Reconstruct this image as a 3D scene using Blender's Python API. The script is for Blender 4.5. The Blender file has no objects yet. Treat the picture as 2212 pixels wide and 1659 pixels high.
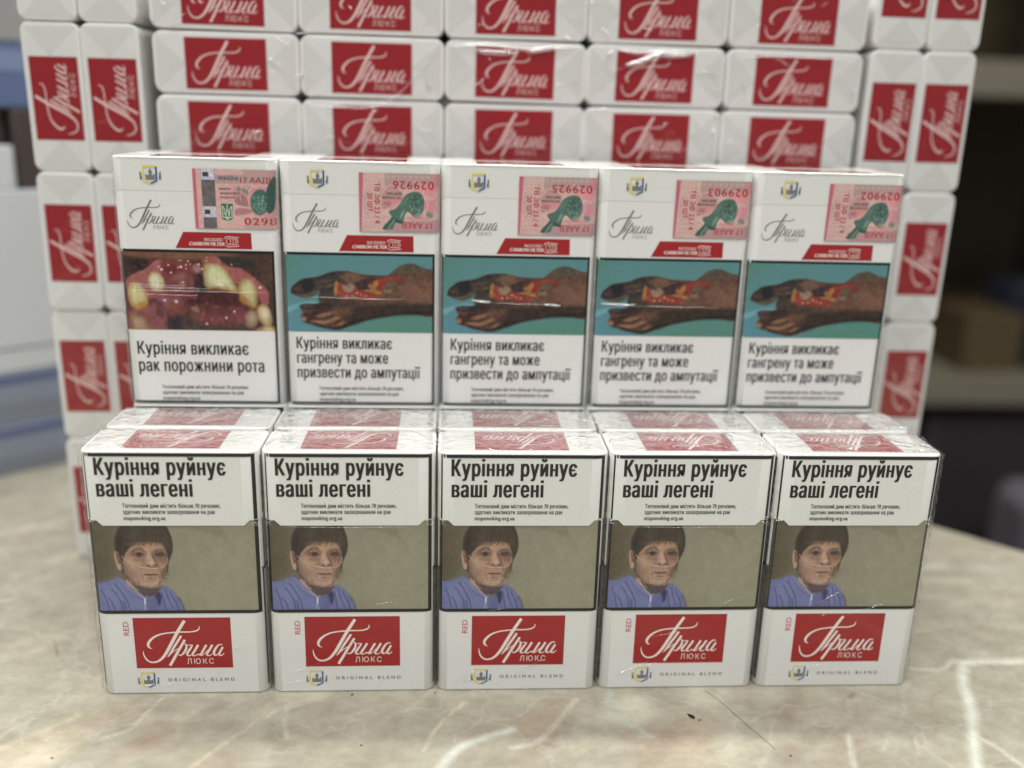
import bpy, math, random
import numpy as np
from mathutils import Vector, Matrix
from mathutils.geometry import tessellate_polygon

MM = 0.001
scene = bpy.context.scene
R = math.radians

# ------------------------------------------------------------------ camera
cam_d = bpy.data.cameras.new('camera'); cam = bpy.data.objects.new('camera', cam_d)
scene.collection.objects.link(cam); scene.camera = cam
_fw = Vector((0.0650365, 0.95866138, -0.27701737)); _rt = Vector((0.99783646, -0.05979969, 0.0273201))
_rt = (_rt - _fw*_rt.dot(_fw)).normalized(); _fw.normalize(); _up = _rt.cross(_fw)
cam.matrix_world = Matrix(((_rt.x, _up.x, -_fw.x, .117643), (_rt.y, _up.y, -_fw.y, -.2851321), (_rt.z, _up.z, -_fw.z, .1942253), (0, 0, 0, 1)))
cam_d.sensor_width = 36; cam_d.lens = 36*2019.8/2212
cam_d.clip_start = .01; cam_d.clip_end = 20
cam_d.dof.use_dof = True; cam_d.dof.focus_distance = .312; cam_d.dof.aperture_fstop = 3.4

# ------------------------------------------------------------------ light
world = bpy.data.worlds.new('World'); scene.world = world; world.use_nodes = True
bg = world.node_tree.nodes['Background']; bg.inputs[0].default_value = (.94, .97, 1, 1); bg.inputs[1].default_value = .2
def area(name, loc, target, sx, sy, power, col):
    d = bpy.data.lights.new(name, 'AREA'); d.shape = 'RECTANGLE'; d.size = sx; d.size_y = sy; d.energy = power; d.color = col
    o = bpy.data.objects.new(name, d); scene.collection.objects.link(o); o.location = loc
    o.rotation_euler = (Vector(target)-Vector(loc)).to_track_quat('-Z', 'Y').to_euler()
    return o
for _y, _z, _p in ((-1.3, 1.9, 24), (-.45, 1.9, 19), (.55, 1.8, 24), (1.25, 1.7, 26), (2.2, 1.7, 22)):      # rows of ceiling tubes
    area('ceiling_tube_light', (-.1, _y, _z), (-.1, _y, 0), 2.4, .14, _p, (1, .99, .97))
scene.view_settings.view_transform = 'Standard'; scene.view_settings.look = 'None'
scene.view_settings.exposure = .48; scene.view_settings.gamma = 1

# ------------------------------------------------------------------ helpers
def srgb(c):
    c = np.asarray(c, float)/255
    return np.where(c <= .04045, c/12.92, ((c+.055)/1.055)**2.4)
def col4(c): return tuple(float(v) for v in srgb(c))+(1.,)

def wrinkle_group():
    g = bpy.data.node_groups.new('film_wrinkles', 'ShaderNodeTree')
    itf = g.interface
    for n, v in (('Strength', .2), ('Scale', 60.), ('Stretch', .4)):
        s = itf.new_socket(n, in_out='INPUT', socket_type='NodeSocketFloat'); s.default_value = v
    itf.new_socket('Normal', in_out='OUTPUT', socket_type='NodeSocketVector')
    N, L = g.nodes, g.links
    gi, go = N.new('NodeGroupInput'), N.new('NodeGroupOutput')
    geo = N.new('ShaderNodeNewGeometry')
    mp = N.new('ShaderNodeMapping'); mp.inputs['Rotation'].default_value = (0, .35, .3); mp.inputs['Scale'].default_value = (1, 1.4, 1.9)
    L.new(geo.outputs['Position'], mp.inputs['Vector'])
    n1 = N.new('ShaderNodeTexNoise'); n1.inputs['Detail'].default_value = 2; n1.inputs['Distortion'].default_value = 1.2
    L.new(mp.outputs[0], n1.inputs['Vector']); L.new(gi.outputs['Scale'], n1.inputs['Scale'])
    m3 = N.new('ShaderNodeMath'); m3.operation = 'MULTIPLY'; m3.inputs[1].default_value = 2.7; L.new(gi.outputs['Scale'], m3.inputs[0])
    n2 = N.new('ShaderNodeTexNoise'); n2.noise_type = 'RIDGED_MULTIFRACTAL'; n2.inputs['Detail'].default_value = 2
    L.new(mp.outputs[0], n2.inputs['Vector']); L.new(m3.outputs[0], n2.inputs['Scale'])
    m = N.new('ShaderNodeMath'); m.operation = 'MULTIPLY_ADD'; m.inputs[1].default_value = .12
    L.new(n2.outputs[0], m.inputs[0]); L.new(n1.outputs[0], m.inputs[2])
    b = N.new('ShaderNodeBump'); b.inputs['Distance'].default_value = .002
    L.new(gi.outputs['Strength'], b.inputs['Strength']); L.new(m.outputs[0], b.inputs['Height'])
    L.new(b.outputs[0], go.inputs['Normal'])
    return g
WR = wrinkle_group()
KIND = {'front': (.10, 28.), 'top': (.16, 70.), 'end': (.35, 60.), 'flat': (.06, 22.)}
MATS = {}
def film_mat(name, c, kind='front', attr=False, stripes=False, rough=.42):
    """printed card under tight clear film: base print plus a wrinkled glossy coat"""
    key = (name, kind)
    if key in MATS: return MATS[key]
    m = bpy.data.materials.new(name+'_'+kind); m.use_nodes = True; N, L = m.node_tree.nodes, m.node_tree.links
    p = N['Principled BSDF']; p.inputs['Roughness'].default_value = rough
    p.inputs['Specular IOR Level'].default_value = .12
    p.inputs['Coat Weight'].default_value = .35 if kind == 'end' else (.65 if kind == 'front' else 1); p.inputs['Coat Roughness'].default_value = {'top': .05, 'end': .14}.get(kind, .09)
    p.inputs['Coat IOR'].default_value = 2.1 if kind == 'top' else 1.6
    w = N.new('ShaderNodeGroup'); w.node_tree = WR
    w.inputs['Strength'].default_value, w.inputs['Scale'].default_value = KIND[kind]
    L.new(w.outputs[0], p.inputs['Coat Normal'])
    src = None
    if attr:
        a = N.new('ShaderNodeAttribute'); a.attribute_name = 'print'; src = a.outputs['Color']
    else:
        geo = N.new('ShaderNodeNewGeometry')
        n = N.new('ShaderNodeTexNoise'); n.inputs['Scale'].default_value = 900; n.inputs['Detail'].default_value = 3
        L.new(geo.outputs['Position'], n.inputs['Vector'])
        mx = N.new('ShaderNodeMix'); mx.data_type = 'RGBA'
        a = np.array(col4(c)); mx.inputs[6].default_value = tuple(a*np.array([.95, .95, .95, 1])); mx.inputs[7].default_value = tuple(np.minimum(a*np.array([1.04, 1.04, 1.04, 1]), 1))
        L.new(n.outputs[0], mx.inputs[0]); src = mx.outputs[2]
        if stripes:
            tc = N.new('ShaderNodeTexCoord'); mp = N.new('ShaderNodeMapping'); mp.inputs['Rotation'].default_value = (R(28), R(-28), R(-28))
            wv = N.new('ShaderNodeTexWave'); wv.bands_direction = 'Z'; wv.inputs['Scale'].default_value = 480; wv.inputs['Distortion'].default_value = .5
            L.new(tc.outputs['Object'], mp.inputs[0]); L.new(mp.outputs[0], wv.inputs[0])
            m2 = N.new('ShaderNodeMix'); m2.data_type = 'RGBA'; m2.blend_type = 'MULTIPLY'; m2.inputs[0].default_value = .22
            L.new(src, m2.inputs[6]); L.new(wv.outputs[0], m2.inputs[7]); src = m2.outputs[2]
    L.new(src, p.inputs['Base Color'])
    MATS[key] = m
    return m

def plain_mat(name, c, rough=.6, spec=.4, noise=0, nscale=30, bump=0):
    m = bpy.data.materials.new(name); m.use_nodes = True; N, L = m.node_tree.nodes, m.node_tree.links
    p = N['Principled BSDF']; p.inputs['Roughness'].default_value = rough; p.inputs['Specular IOR Level'].default_value = spec
    a = np.array(col4(c)); p.inputs['Base Color'].default_value = tuple(a)
    geo = N.new('ShaderNodeNewGeometry'); n = N.new('ShaderNodeTexNoise'); n.inputs['Scale'].default_value = nscale; n.inputs['Detail'].default_value = 5
    L.new(geo.outputs['Position'], n.inputs['Vector'])
    mx = N.new('ShaderNodeMix'); mx.data_type = 'RGBA'
    mx.inputs[6].default_value = tuple(a[:3]*(1-noise))+(1,); mx.inputs[7].default_value = tuple(np.minimum(a[:3]*(1+noise), 1))+(1,)
    L.new(n.outputs[0], mx.inputs[0]); L.new(mx.outputs[2], p.inputs['Base Color'])
    if bump:
        b = N.new('ShaderNodeBump'); b.inputs['Strength'].default_value = bump; b.inputs['Distance'].default_value = .001
        L.new(n.outputs[0], b.inputs['Height']); L.new(b.outputs[0], p.inputs['Normal'])
    return m

def clear_film(name, fac=1.0, rough=.06, strength=.5, scale=90, tint=(1, 1, 1, 1), base=.02):
    m = bpy.data.materials.new(name); m.use_nodes = True; N, L = m.node_tree.nodes, m.node_tree.links
    N.remove(N['Principled BSDF']); out = N['Material Output']
    t = N.new('ShaderNodeBsdfTransparent'); t.inputs[0].default_value = tint
    g = N.new('ShaderNodeBsdfGlossy'); g.inputs['Roughness'].default_value = rough; g.inputs['Color'].default_value = (1, 1, 1, 1)
    w = N.new('ShaderNodeGroup'); w.node_tree = WR; w.inputs['Strength'].default_value = strength; w.inputs['Scale'].default_value = scale
    f = N.new('ShaderNodeFresnel')
    ge = N.new('ShaderNodeNewGeometry'); ir = N.new('ShaderNodeMapRange'); ir.inputs['To Min'].default_value = 1.6; ir.inputs['To Max'].default_value = 1/1.6   # a thin sheet reflects alike from both sides
    L.new(ge.outputs['Backfacing'], ir.inputs['Value']); L.new(ir.outputs[0], f.inputs['IOR'])
    L.new(w.outputs[0], g.inputs['Normal']); L.new(w.outputs[0], f.inputs['Normal'])
    a = N.new('ShaderNodeMath'); a.operation = 'MULTIPLY_ADD'; a.use_clamp = True; a.inputs[1].default_value = 1.5*fac; a.inputs[2].default_value = base
    L.new(f.outputs[0], a.inputs[0])
    mx = N.new('ShaderNodeMixShader'); L.new(a.outputs[0], mx.inputs[0]); L.new(t.outputs[0], mx.inputs[1]); L.new(g.outputs[0], mx.inputs[2])
    L.new(mx.outputs[0], out.inputs[0])
    return m

COL = scene.collection
def mesh(name, verts, faces, smooth=None):
    me = bpy.data.meshes.new(name); me.from_pydata([tuple(v*MM for v in p) for p in verts], [], faces)
    if smooth is not None: me.polygons.foreach_set('use_smooth', [bool(s) for s in smooth])
    me.update(); return me
def obj(name, me, mat, parent=None):
    o = bpy.data.objects.new(name, me); COL.objects.link(o)
    if mat and not me.materials: me.materials.append(mat)
    if parent: o.parent = parent
    return o
def tag(o, label=None, cat=None, group=None, kind=None):
    for k, v in (('label', label), ('category', cat), ('group', group), ('kind', kind)):
        if v: o[k] = v
    return o
def thing(name, loc=(0, 0, 0)):
    o = bpy.data.objects.new(name, None); COL.objects.link(o); o.location = [v*MM for v in loc]; o.empty_display_size = .01
    return o
def copy_tree(o, parent=None):
    c = o.copy(); COL.objects.link(c)
    if parent: c.parent = parent
    for ch in list(KIDS.get(o.name, ())): 
        d = ch.copy(); COL.objects.link(d); d.parent = c
        for g in KIDS.get(ch.name, ()):
            e = g.copy(); COL.objects.link(e); e.parent = d
    return c
KIDS = {}
def index_kids():
    KIDS.clear()
    for o in COL.objects:
        if o.parent: KIDS.setdefault(o.parent.name, []).append(o)

PW, PD, PH, PR = 55.6, 22.6, 88., 3.4     # pack width, depth, height, corner radius
def SH(p): return (p[0]-PW/2, p[1]-PD/2, p[2])
def loop(w, d, r, ins, n=6):
    pts = []
    for cx, cy, a0 in ((w-r, r, -90), (w-r, d-r, 0), (r, d-r, 90), (r, r, 180)):
        for k in range(n+1):
            a = R(a0+90*k/n); pts.append((cx+(r-ins)*math.cos(a), cy+(r-ins)*math.sin(a)))
    return pts
def rounded_box(w, d, h, r, e=.6, z0=0., shift=True, top_e=None):
    """card box with round upright edges and a fine crease round top and bottom"""
    V, F, S = [], [], []
    te = e if top_e is None else top_e
    lv = [(e, z0), (e*.3, z0+e*.3), (0, z0+e), (0, z0+h-te), (te*.3, z0+h-te*.3), (te, z0+h)]
    n = len(loop(w, d, r, 0))
    for ins, z in lv: V += [(x, y, z) for x, y in loop(w, d, r, ins)]
    for i in range(len(lv)-1):
        for j in range(n):
            k = (j+1) % n; F.append((i*n+j, i*n+k, (i+1)*n+k, (i+1)*n+j))
            flat = (j % 7 == 6) and i == 2
            S.append(not flat)
    F.append(tuple(range(n-1, -1, -1))); S.append(False)
    F.append(tuple((len(lv)-1)*n+j for j in range(n))); S.append(False)
    if shift: V = [SH(p) for p in V]
    return mesh('carton', V, F, S)

def face_y(x, off):
    """depth of the front face at x, following the round corners"""
    r = PR
    if x < r: q = r-max(x, .02)
    elif x > PW-r: q = min(x, PW-.02)-(PW-r)
    else: return -off
    return r-math.sqrt(max(r*r-q*q, 0))-off*.9
def strip(x0, x1, z0, z1, off, nx=None, nz=1, back=False):
    """rectangle of print laid on the front face; coordinates in mm"""
    xs = [x0, x1] if nx is None else list(np.linspace(x0, x1, nx))
    V, F = [], []
    for j in range(nz+1):
        z = z0+(z1-z0)*j/nz
        for x in xs: V.append(SH((x, face_y(x, off), z)))
    n = len(xs)
    for j in range(nz):
        for i in range(n-1): F.append((j*n+i, j*n+i+1, (j+1)*n+i+1, (j+1)*n+i))
    return V, F
def join(parts):
    V, F = [], []
    for v, f in parts:
        b = len(V); V += v; F += [tuple(i+b for i in q) for q in f]
    return V, F
def front_poly(pts, off):
    V = [SH((x, face_y(x, off), z)) for x, z in pts]
    return V, [tuple(t) for t in tessellate_polygon([[Vector((x, z, 0)) for x, z in pts]])]

def painted(name, cv, x0, x1, z0, z1, off, kind, parent, label=None):
    nx, ny = cv.nx, cv.ny
    xs = np.linspace(x0, x1, nx); zs = np.linspace(z1, z0, ny)
    ys = np.array([face_y(x, off) for x in xs])
    V = np.zeros((ny, nx, 3)); V[..., 0] = xs-PW/2; V[..., 1] = ys-PD/2; V[..., 2] = zs[:, None]
    idx = np.arange(nx*ny).reshape(ny, nx)
    F = np.stack([idx[1:, :-1], idx[1:, 1:], idx[:-1, 1:], idx[:-1, :-1]], -1).reshape(-1, 4)
    me = bpy.data.meshes.new(name); me.vertices.add(nx*ny); me.vertices.foreach_set('co', (V*MM).ravel())
    me.loops.add(F.size); me.loops.foreach_set('vertex_index', F.ravel().astype(np.int32))
    me.polygons.add(len(F)); me.polygons.foreach_set('loop_start', np.arange(0, F.size, 4, dtype=np.int32))
    me.update(calc_edges=True); me.validate()
    at = me.color_attributes.new('print', 'FLOAT_COLOR', 'POINT')
    c = np.ones((nx*ny, 4), np.float32); c[:, :3] = srgb(cv.C.reshape(-1, 3)); at.data.foreach_set('color', c.ravel())
    return obj(name, me, film_mat('picture_print', (0, 0, 0), kind, attr=True), parent)

# lettering -------------------------------------------------------
_tc = {}
def glyphs(s, spacing=1.0, offset=0.0, shear=0.0):
    key = (s, spacing, offset, shear)
    if key in _tc: return _tc[key]
    cu = bpy.data.curves.new('lettering', 'FONT'); cu.body = s; cu.size = 1; cu.space_character = spacing; cu.offset = offset; cu.shear = shear
    cu.resolution_u = 3
    o = bpy.data.objects.new('lettering', cu); COL.objects.link(o)
    cu.fill_mode = 'NONE'
    dg = bpy.context.evaluated_depsgraph_get(); ev = o.evaluated_get(dg); me = ev.to_mesh()
    co = [(v.co.x, v.co.y) for v in me.vertices]; nb = {}
    for e in me.edges:
        a, b = e.vertices; nb.setdefault(a, []).append(b); nb.setdefault(b, []).append(a)
    ev.to_mesh_clear(); bpy.data.objects.remove(o); bpy.data.curves.remove(cu)
    loops, seen = [], set()
    for st in sorted(nb):
        if st in seen: continue
        L, prev, cur = [st], None, st; seen.add(st)
        while True:
            nx = [q for q in nb[cur] if q not in seen]
            if not nx: break
            cur = min(nx) if len(L) == 1 else nx[0]; seen.add(cur); L.append(cur)
        if len(L) > 2: loops.append([co[q] for q in L])
    def area2(P): return sum(P[i-1][0]*P[i][1]-P[i][0]*P[i-1][1] for i in range(len(P)))/2
    def inside(p, P):
        c = False
        for i in range(len(P)):
            (x1, y1), (x2, y2) = P[i-1], P[i]
            if (y1 > p[1]) != (y2 > p[1]) and p[0] < (x2-x1)*(p[1]-y1)/(y2-y1)+x1: c = not c
        return c
    outs, holes = [], []
    for P in loops:
        c = [Q for Q in loops if Q is not P and abs(area2(Q)) > abs(area2(P)) and all(inside(q, Q) for q in P[::max(1, len(P)//5)])]
        if c and area2(min(c, key=lambda Q: abs(area2(Q))))*area2(P) < 0: holes.append(P)
        else: outs.append(P)
    V, F, Z = [], [], []
    own = {}
    for h in holes:
        c = [i for i, P in enumerate(outs) if all(inside(q, P) for q in h)]
        if c: own.setdefault(min(c, key=lambda i: abs(area2(outs[i]))), []).append(h)
    for i, P in enumerate(outs):
        polys = [P]+own.get(i, []); fl = [q for Q in polys for q in Q]
        for t in tessellate_polygon([[Vector((q[0], q[1], 0)) for q in Q] for Q in polys]): F.append(tuple(k+len(V) for k in t))
        V += fl
    V = np.array(V)
    _tc[key] = (V, F); return _tc[key]
def text(s, x0, x1, base, cap, off, bold=0.0, spacing=1.0, shear=0.0, rot=0, fat=0.0, surf='front'):
    """word(s) from x0 to x1 on a baseline, capital height cap; rot in quarter turns about the lower left corner"""
    V, F = glyphs(s, spacing, fat, shear); Hh = glyphs('H')[0][:, 1].max()
    mn, mx = V[:, 0].min(), V[:, 0].max()
    k = 3 if bold else 1; vs, fs = [], []
    r0 = random.Random(1)
    sx = (x1-x0)/(mx-mn+bold); sz = cap/Hh
    for c in range(k):
        sh = bold*(c/(k-1)) if k > 1 else 0
        P = np.stack([(V[:, 0]-mn+sh)*sx, V[:, 1]*sz], 1)
        b = len(vs); vs += [(p[0], p[1], c*.004) for p in P]; fs += [tuple(i+b for i in f) for f in F]
    out = []
    for a, h, dz in vs:
        if rot == 0: x, z = x0+a, base+h
        elif rot == 1: x, z = x0-h, base+a          # reads upward
        elif rot == -1: x, z = x0+h, base-a         # reads downward
        else: x, z = x0-a, base-h                   # upside down
        out.append((x, z, dz))
    if surf == 'front': W = [SH((x, face_y(x, off+d), z)) for x, z, d in out]
    else: W = [(x, z, d) for x, z, d in out]
    return W, fs


# ---------- flat print: small pictures painted point by point ----------
class Canvas:
    def __init__(s, nx, ny, x0, y0, x1, y1, col):
        s.nx, s.ny = nx, ny
        s.X, s.Y = np.meshgrid(np.linspace(x0, x1, nx), np.linspace(y0, y1, ny))
        s.u = (x1-x0)/nx
        s.C = np.zeros((ny, nx, 3)) + np.array(col, float)
    def mix(s, a, col):
        a = np.clip(a, 0, 1)[..., None]
        s.C = s.C*(1-a) + np.array(col, float)*a
    def ell(s, cx, cy, rx, ry, col, ang=0, soft=.15, a=1):
        c, t = math.cos(math.radians(ang)), math.sin(math.radians(ang))
        dx, dy = s.X-cx, s.Y-cy
        q = np.sqrt(((dx*c+dy*t)/rx)**2 + ((-dx*t+dy*c)/ry)**2)
        k = np.clip((1+soft/2-q)/soft, 0, 1)
        s.mix(a*k*k*(3-2*k), col)
    def poly(s, pts, col, soft=8, a=1, smooth=True):
        if smooth: pts = catmull(pts, True)
        P = np.array(pts, float); d = np.full(s.X.shape, 1e18); ins = np.zeros(s.X.shape, bool)
        for i in range(len(P)):
            x1, y1 = P[i]; x2, y2 = P[(i+1) % len(P)]
            ex, ey = x2-x1, y2-y1; L = ex*ex+ey*ey+1e-9
            t = np.clip(((s.X-x1)*ex+(s.Y-y1)*ey)/L, 0, 1)
            d = np.minimum(d, (s.X-x1-t*ex)**2+(s.Y-y1-t*ey)**2)
            c = ((y1 <= s.Y) != (y2 <= s.Y))
            with np.errstate(divide='ignore', invalid='ignore'):
                xi = x1+(s.Y-y1)*ex/(ey if ey else 1e-9)
            ins ^= c & (s.X < xi)
        sd = np.where(ins, -np.sqrt(d), np.sqrt(d))
        k = np.clip(.5-sd/soft, 0, 1)
        s.mix(a*k, col)
    def line(s, pts, w, col, soft=6, a=1, smooth=True):
        if smooth and len(pts) > 2: pts = catmull(pts, False)
        d = np.full(s.X.shape, 1e18)
        for (x1, y1), (x2, y2) in zip(pts, pts[1:]):
            ex, ey = x2-x1, y2-y1; L = ex*ex+ey*ey+1e-9
            t = np.clip(((s.X-x1)*ex+(s.Y-y1)*ey)/L, 0, 1)
            d = np.minimum(d, (s.X-x1-t*ex)**2+(s.Y-y1-t*ey)**2)
        s.mix(a*np.clip(.5-(np.sqrt(d)-w/2)/soft, 0, 1), col)
    def noise(s, seed, cell, amp, mask=None, tint=(1, 1, 1)):
        r = np.random.RandomState(seed)
        gx = np.clip(((s.X-s.X.min())/cell), 0, None); gy = np.clip((s.Y-s.Y.min())/cell, 0, None)
        n = r.rand(int(gy.max())+3, int(gx.max())+3)-.5
        ix, iy = gx.astype(int), gy.astype(int); fx, fy = gx-ix, gy-iy
        fx = fx*fx*(3-2*fx); fy = fy*fy*(3-2*fy)
        v = (n[iy, ix]*(1-fx)+n[iy, ix+1]*fx)*(1-fy)+(n[iy+1, ix]*(1-fx)+n[iy+1, ix+1]*fx)*fy
        if mask is not None: v = v*mask
        s.C = np.clip(s.C + (v*amp)[..., None]*np.array(tint), 0, 255)

def catmull(P, closed):
    P = [tuple(map(float, p)) for p in P]; n = len(P); out = []
    rng = range(n) if closed else range(n-1)
    for i in rng:
        if closed: a, b, c, d = P[i-1], P[i], P[(i+1) % n], P[(i+2) % n]
        else: a, b, c, d = P[max(i-1, 0)], P[i], P[i+1], P[min(i+2, n-1)]
        for k in range(4):
            t = k/4
            out.append(tuple(.5*((2*b[j])+(-a[j]+c[j])*t+(2*a[j]-5*b[j]+4*c[j]-d[j])*t*t+(-a[j]+3*b[j]-3*c[j]+d[j])*t**3) for j in range(len(b))))
    if not closed: out.append(P[-1])
    return out

def pic_patient():
    c = Canvas(330, 182, 125, -60, 2045, 1000, (140, 136, 112))
    R_ = random.Random(31)
    g = np.clip((1000-c.X)/900, 0, 1); c.mix(g*.95, (84, 74, 54))
    c.ell(1750, 700, 520, 520, (152, 150, 123), soft=1.4, a=.6)
    c.poly([(900,20),(1300,60),(1620,130),(1700,180),(1640,20),(1500,-60),(900,-60)], (122, 116, 94), 50, .6)
    c.noise(1, 90, 7)
    hair = (58, 50, 45)
    c.poly([(392,330),(388,220),(425,90),(480,10),(560,-60),(940,-60),(1015,40),(1052,150),(1062,270),(1040,340),(1004,400),(975,410),(900,380),(500,430),(430,400)], hair, 22)
    # pullover
    c.poly([(60,690),(150,668),(240,655),(330,625),(400,606),(455,650),(520,725),(600,790),(690,835),(780,830),(850,780),(890,712),(950,716),(1020,765),(1085,850),(1125,940),(1140,1010),(1100,1100),(60,1100)], (98, 106, 160), 12)
    c.ell(330, 800, 170, 150, (118, 126, 178), -20, 1.3, .7); c.ell(620, 920, 130, 90, (116, 124, 178), 0, 1.3, .6); c.ell(960, 850, 70, 110, (116, 124, 176), -20, 1.3, .6)
    c.poly([(420,625),(500,700),(600,775),(690,840),(690,870),(560,810),(450,720),(380,640)], (120, 128, 178), 16, .7)
    c.line([(395,640),(470,740),(570,820),(672,872)], 7, (74, 78, 128), 16, .6)
    for p in ([(255,850),(300,920),(330,1010)], [(300,740),(360,820),(400,900),(415,1010)], [(350,680),(420,790),(475,890),(500,1010)], [(885,790),(905,880),(930,1010)], [(985,790),(1050,900),(1085,1010)], [(180,760),(225,860),(255,1010)], [(940,760),(960,850),(1010,960)], [(430,900),(445,960),(450,1010)]):
        c.line(p, 9, (58, 60, 106), 26, .85); c.line([(x+22, y) for x, y in p], 8, (128, 136, 186), 26, .45)
    c.poly([(800,830),(850,775),(880,830),(862,920),(838,930),(820,880)], (44, 44, 84), 18, .9)
    c.poly([(700,850),(780,850),(830,840),(820,1000),(700,1000)], (88, 94, 146), 26, .6)
    c.line([(1090,850),(1130,930),(1150,1010)], 14, (70, 64, 80), 26, .7)
    # neck
    c.poly([(462,560),(470,640),(530,720),(600,775),(680,830),(760,828),(840,775),(880,700),(800,620),(600,560)], (112, 86, 82), 14)
    c.poly([(500,640),(560,720),(640,760),(560,740),(500,700),(468,640)], (182, 150, 132), 18, .9)
    c.poly([(600,700),(700,735),(820,720),(890,690),(870,750),(800,815),(740,826),(690,830),(640,780)], (78, 64, 76), 22, .9)
    c.line([(640,760),(740,775),(820,750)], 8, (110, 92, 102), 20, .5)
    # ear
    c.poly([(366,330),(392,302),(430,330),(470,420),(462,500),(430,528),(398,508),(374,430)], (170, 124, 106), 12)
    c.poly([(385,340),(410,330),(440,400),(440,450),(405,430)], (120, 80, 68), 18, .8)
    c.ell(422, 488, 26, 30, (190, 150, 132), 0, .9, .8); c.ell(385, 400, 9, 70, (198, 158, 140), -6, .9, .6)
    # face: base tone, then planes of light and shade
    c.poly([(462,350),(520,290),(600,230),(700,200),(850,195),(950,235),(990,310),(992,420),(970,530),(940,620),(890,690),(800,726),(700,722),(600,690),(520,610),(475,500)], (164, 128, 106), 16)
    c.poly([(462,380),(500,470),(540,560),(600,640),(660,700),(760,728),(690,726),(600,694),(520,612),(472,500)], (122, 96, 84), 50, .75)
    c.poly([(990,300),(995,420),(970,540),(930,640),(880,696),(880,620),(915,520),(930,420)], (110, 82, 66), 46, .85)
    c.ell(770, 262, 130, 44, (192, 152, 122), 0, 1.3, .8)         # brow
    c.ell(770, 350, 34, 60, (188, 148, 122), 0, 1.3, .7)
    c.ell(590, 440, 80, 60, (190, 150, 124), 20, 1.3, .75)        # left cheekbone
    c.ell(650, 600, 90, 80, (176, 138, 116), 20, 1.3, .7)
    c.ell(915, 455, 46, 46, (178, 132, 102), 0, 1.3, .7)
    c.ell(780, 665, 120, 58, (186, 152, 128), 0, 1.2, .85)         # chin
    c.ell(730, 540, 60, 24, (184, 144, 122), 0, 1.2, .6); c.ell(840, 545, 34, 24, (176, 134, 114), 0, 1.2, .6)
    # sockets
    c.ell(648, 330, 92, 46, (122, 86, 70), 4, 1.2, .85); c.ell(905, 335, 86, 48, (100, 76, 64), -4, 1.3, .85)
    c.ell(640, 400, 72, 26, (150, 108, 88), 8, 1.2, .7); c.ell(905, 400, 66, 30, (140, 96, 72), 0, 1.2, .7)
    c.poly([(585,300),(628,262),(664,252),(700,266),(730,300),(700,288),(650,280)], (96, 70, 56), 26, .85)
    c.poly([(838,308),(880,280),(940,272),(975,292),(930,296),(870,304)], (70, 50, 42), 16, .9)
    c.ell(655, 318, 46, 12, (176, 134, 110), 4, 1, .6); c.ell(905, 314, 40, 9, (134, 98, 80), 0, 1, .5)
    c.poly([(600,350),(625,334),(665,328),(705,345),(690,362),(650,366)], (140, 118, 106), 8, .9)
    c.poly([(862,350),(885,336),(925,334),(955,348),(930,362),(888,362)], (104, 84, 76), 8, .9)
    c.ell(660, 343, 34, 24, (50, 38, 36), 0, 1.1, .95); c.ell(900, 346, 44, 20, (62, 52, 48), 0, 1.2, .75)
    c.line([(594,350),(625,330),(665,324),(712,346)], 7, (66, 48, 42), 16, .9); c.line([(855,345),(885,330),(930,328),(962,345)], 7, (54, 44, 40), 18, .9)
    c.line([(610,366),(655,372),(700,362)], 4, (110, 76, 66), 8, .8); c.line([(870,366),(905,370),(945,362)], 4, (84, 58, 50), 8, .8)
    c.line([(605,395),(650,412),(705,398)], 5, (128, 92, 78), 12, .7); c.line([(870,398),(915,410),(955,392)], 5, (106, 72, 58), 12, .7)
    c.ell(905, 405, 60, 30, (148, 108, 80), 0, 1.2, .7)
    # nose
    c.poly([(800,340),(835,345),(850,400),(868,440),(866,475),(846,470),(830,420)], (122, 86, 70), 18, .85)
    c.poly([(755,330),(790,336),(815,400),(838,440),(826,466),(790,472),(750,465),(735,445),(752,410)], (192, 150, 128), 18, .9)
    c.ell(792, 440, 22, 20, (210, 172, 152), 0, 1.1, .7)
    c.ell(738, 458, 20, 15, (160, 112, 96), 0, .9, .9); c.ell(760, 472, 18, 7, (76, 46, 42), 8, .7, .95); c.ell(830, 471, 18, 7, (66, 42, 38), -8, .7, .95)
    c.poly([(732,470),(790,482),(860,474),(850,500),(790,505),(740,496)], (140, 102, 86), 16, .6)
    c.line([(715,440),(690,480),(668,540),(660,600)], 8, (122, 88, 74), 18, .85); c.line([(700,470),(672,540),(650,610)], 8, (196, 156, 134), 22, .5)
    c.line([(872,450),(886,500),(892,560),(880,620)], 8, (112, 78, 64), 16, .85); c.line([(884,560),(896,610),(892,640)], 7, (210, 178, 158), 12, .6)
    # mouth
    c.poly([(700,572),(745,562),(790,566),(830,560),(862,574),(830,584),(780,586),(735,584)], (140, 84, 76), 9, .95)
    c.line([(698,574),(745,576),(790,578),(835,574),(862,576)], 6, (66, 34, 32), 6, 1)
    c.poly([(728,588),(790,592),(840,588),(810,608),(765,610)], (170, 118, 106), 12, .9); c.ell(780, 622, 50, 9, (128, 92, 78), 0, 1, .8)
    c.line([(690,565),(678,600),(686,640)], 6, (126, 92, 78), 16, .8); c.line([(700,640),(760,655),(830,645)], 6, (140, 104, 88), 20, .6)
    c.line([(560,520),(590,600),(640,670)], 7, (134, 100, 84), 22, .6); c.line([(520,440),(555,540),(590,620)], 6, (140, 106, 88), 20, .5)
    c.line([(600,705),(700,728),(760,734),(850,700),(890,650)], 10, (84, 66, 64), 16, .8)
    g = c.C.mean(-1, keepdims=True); c.C = c.C*.82+g*.18
    m = ((c.X-770)/260)**2+((c.Y-460)/280)**2 < 1
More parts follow.
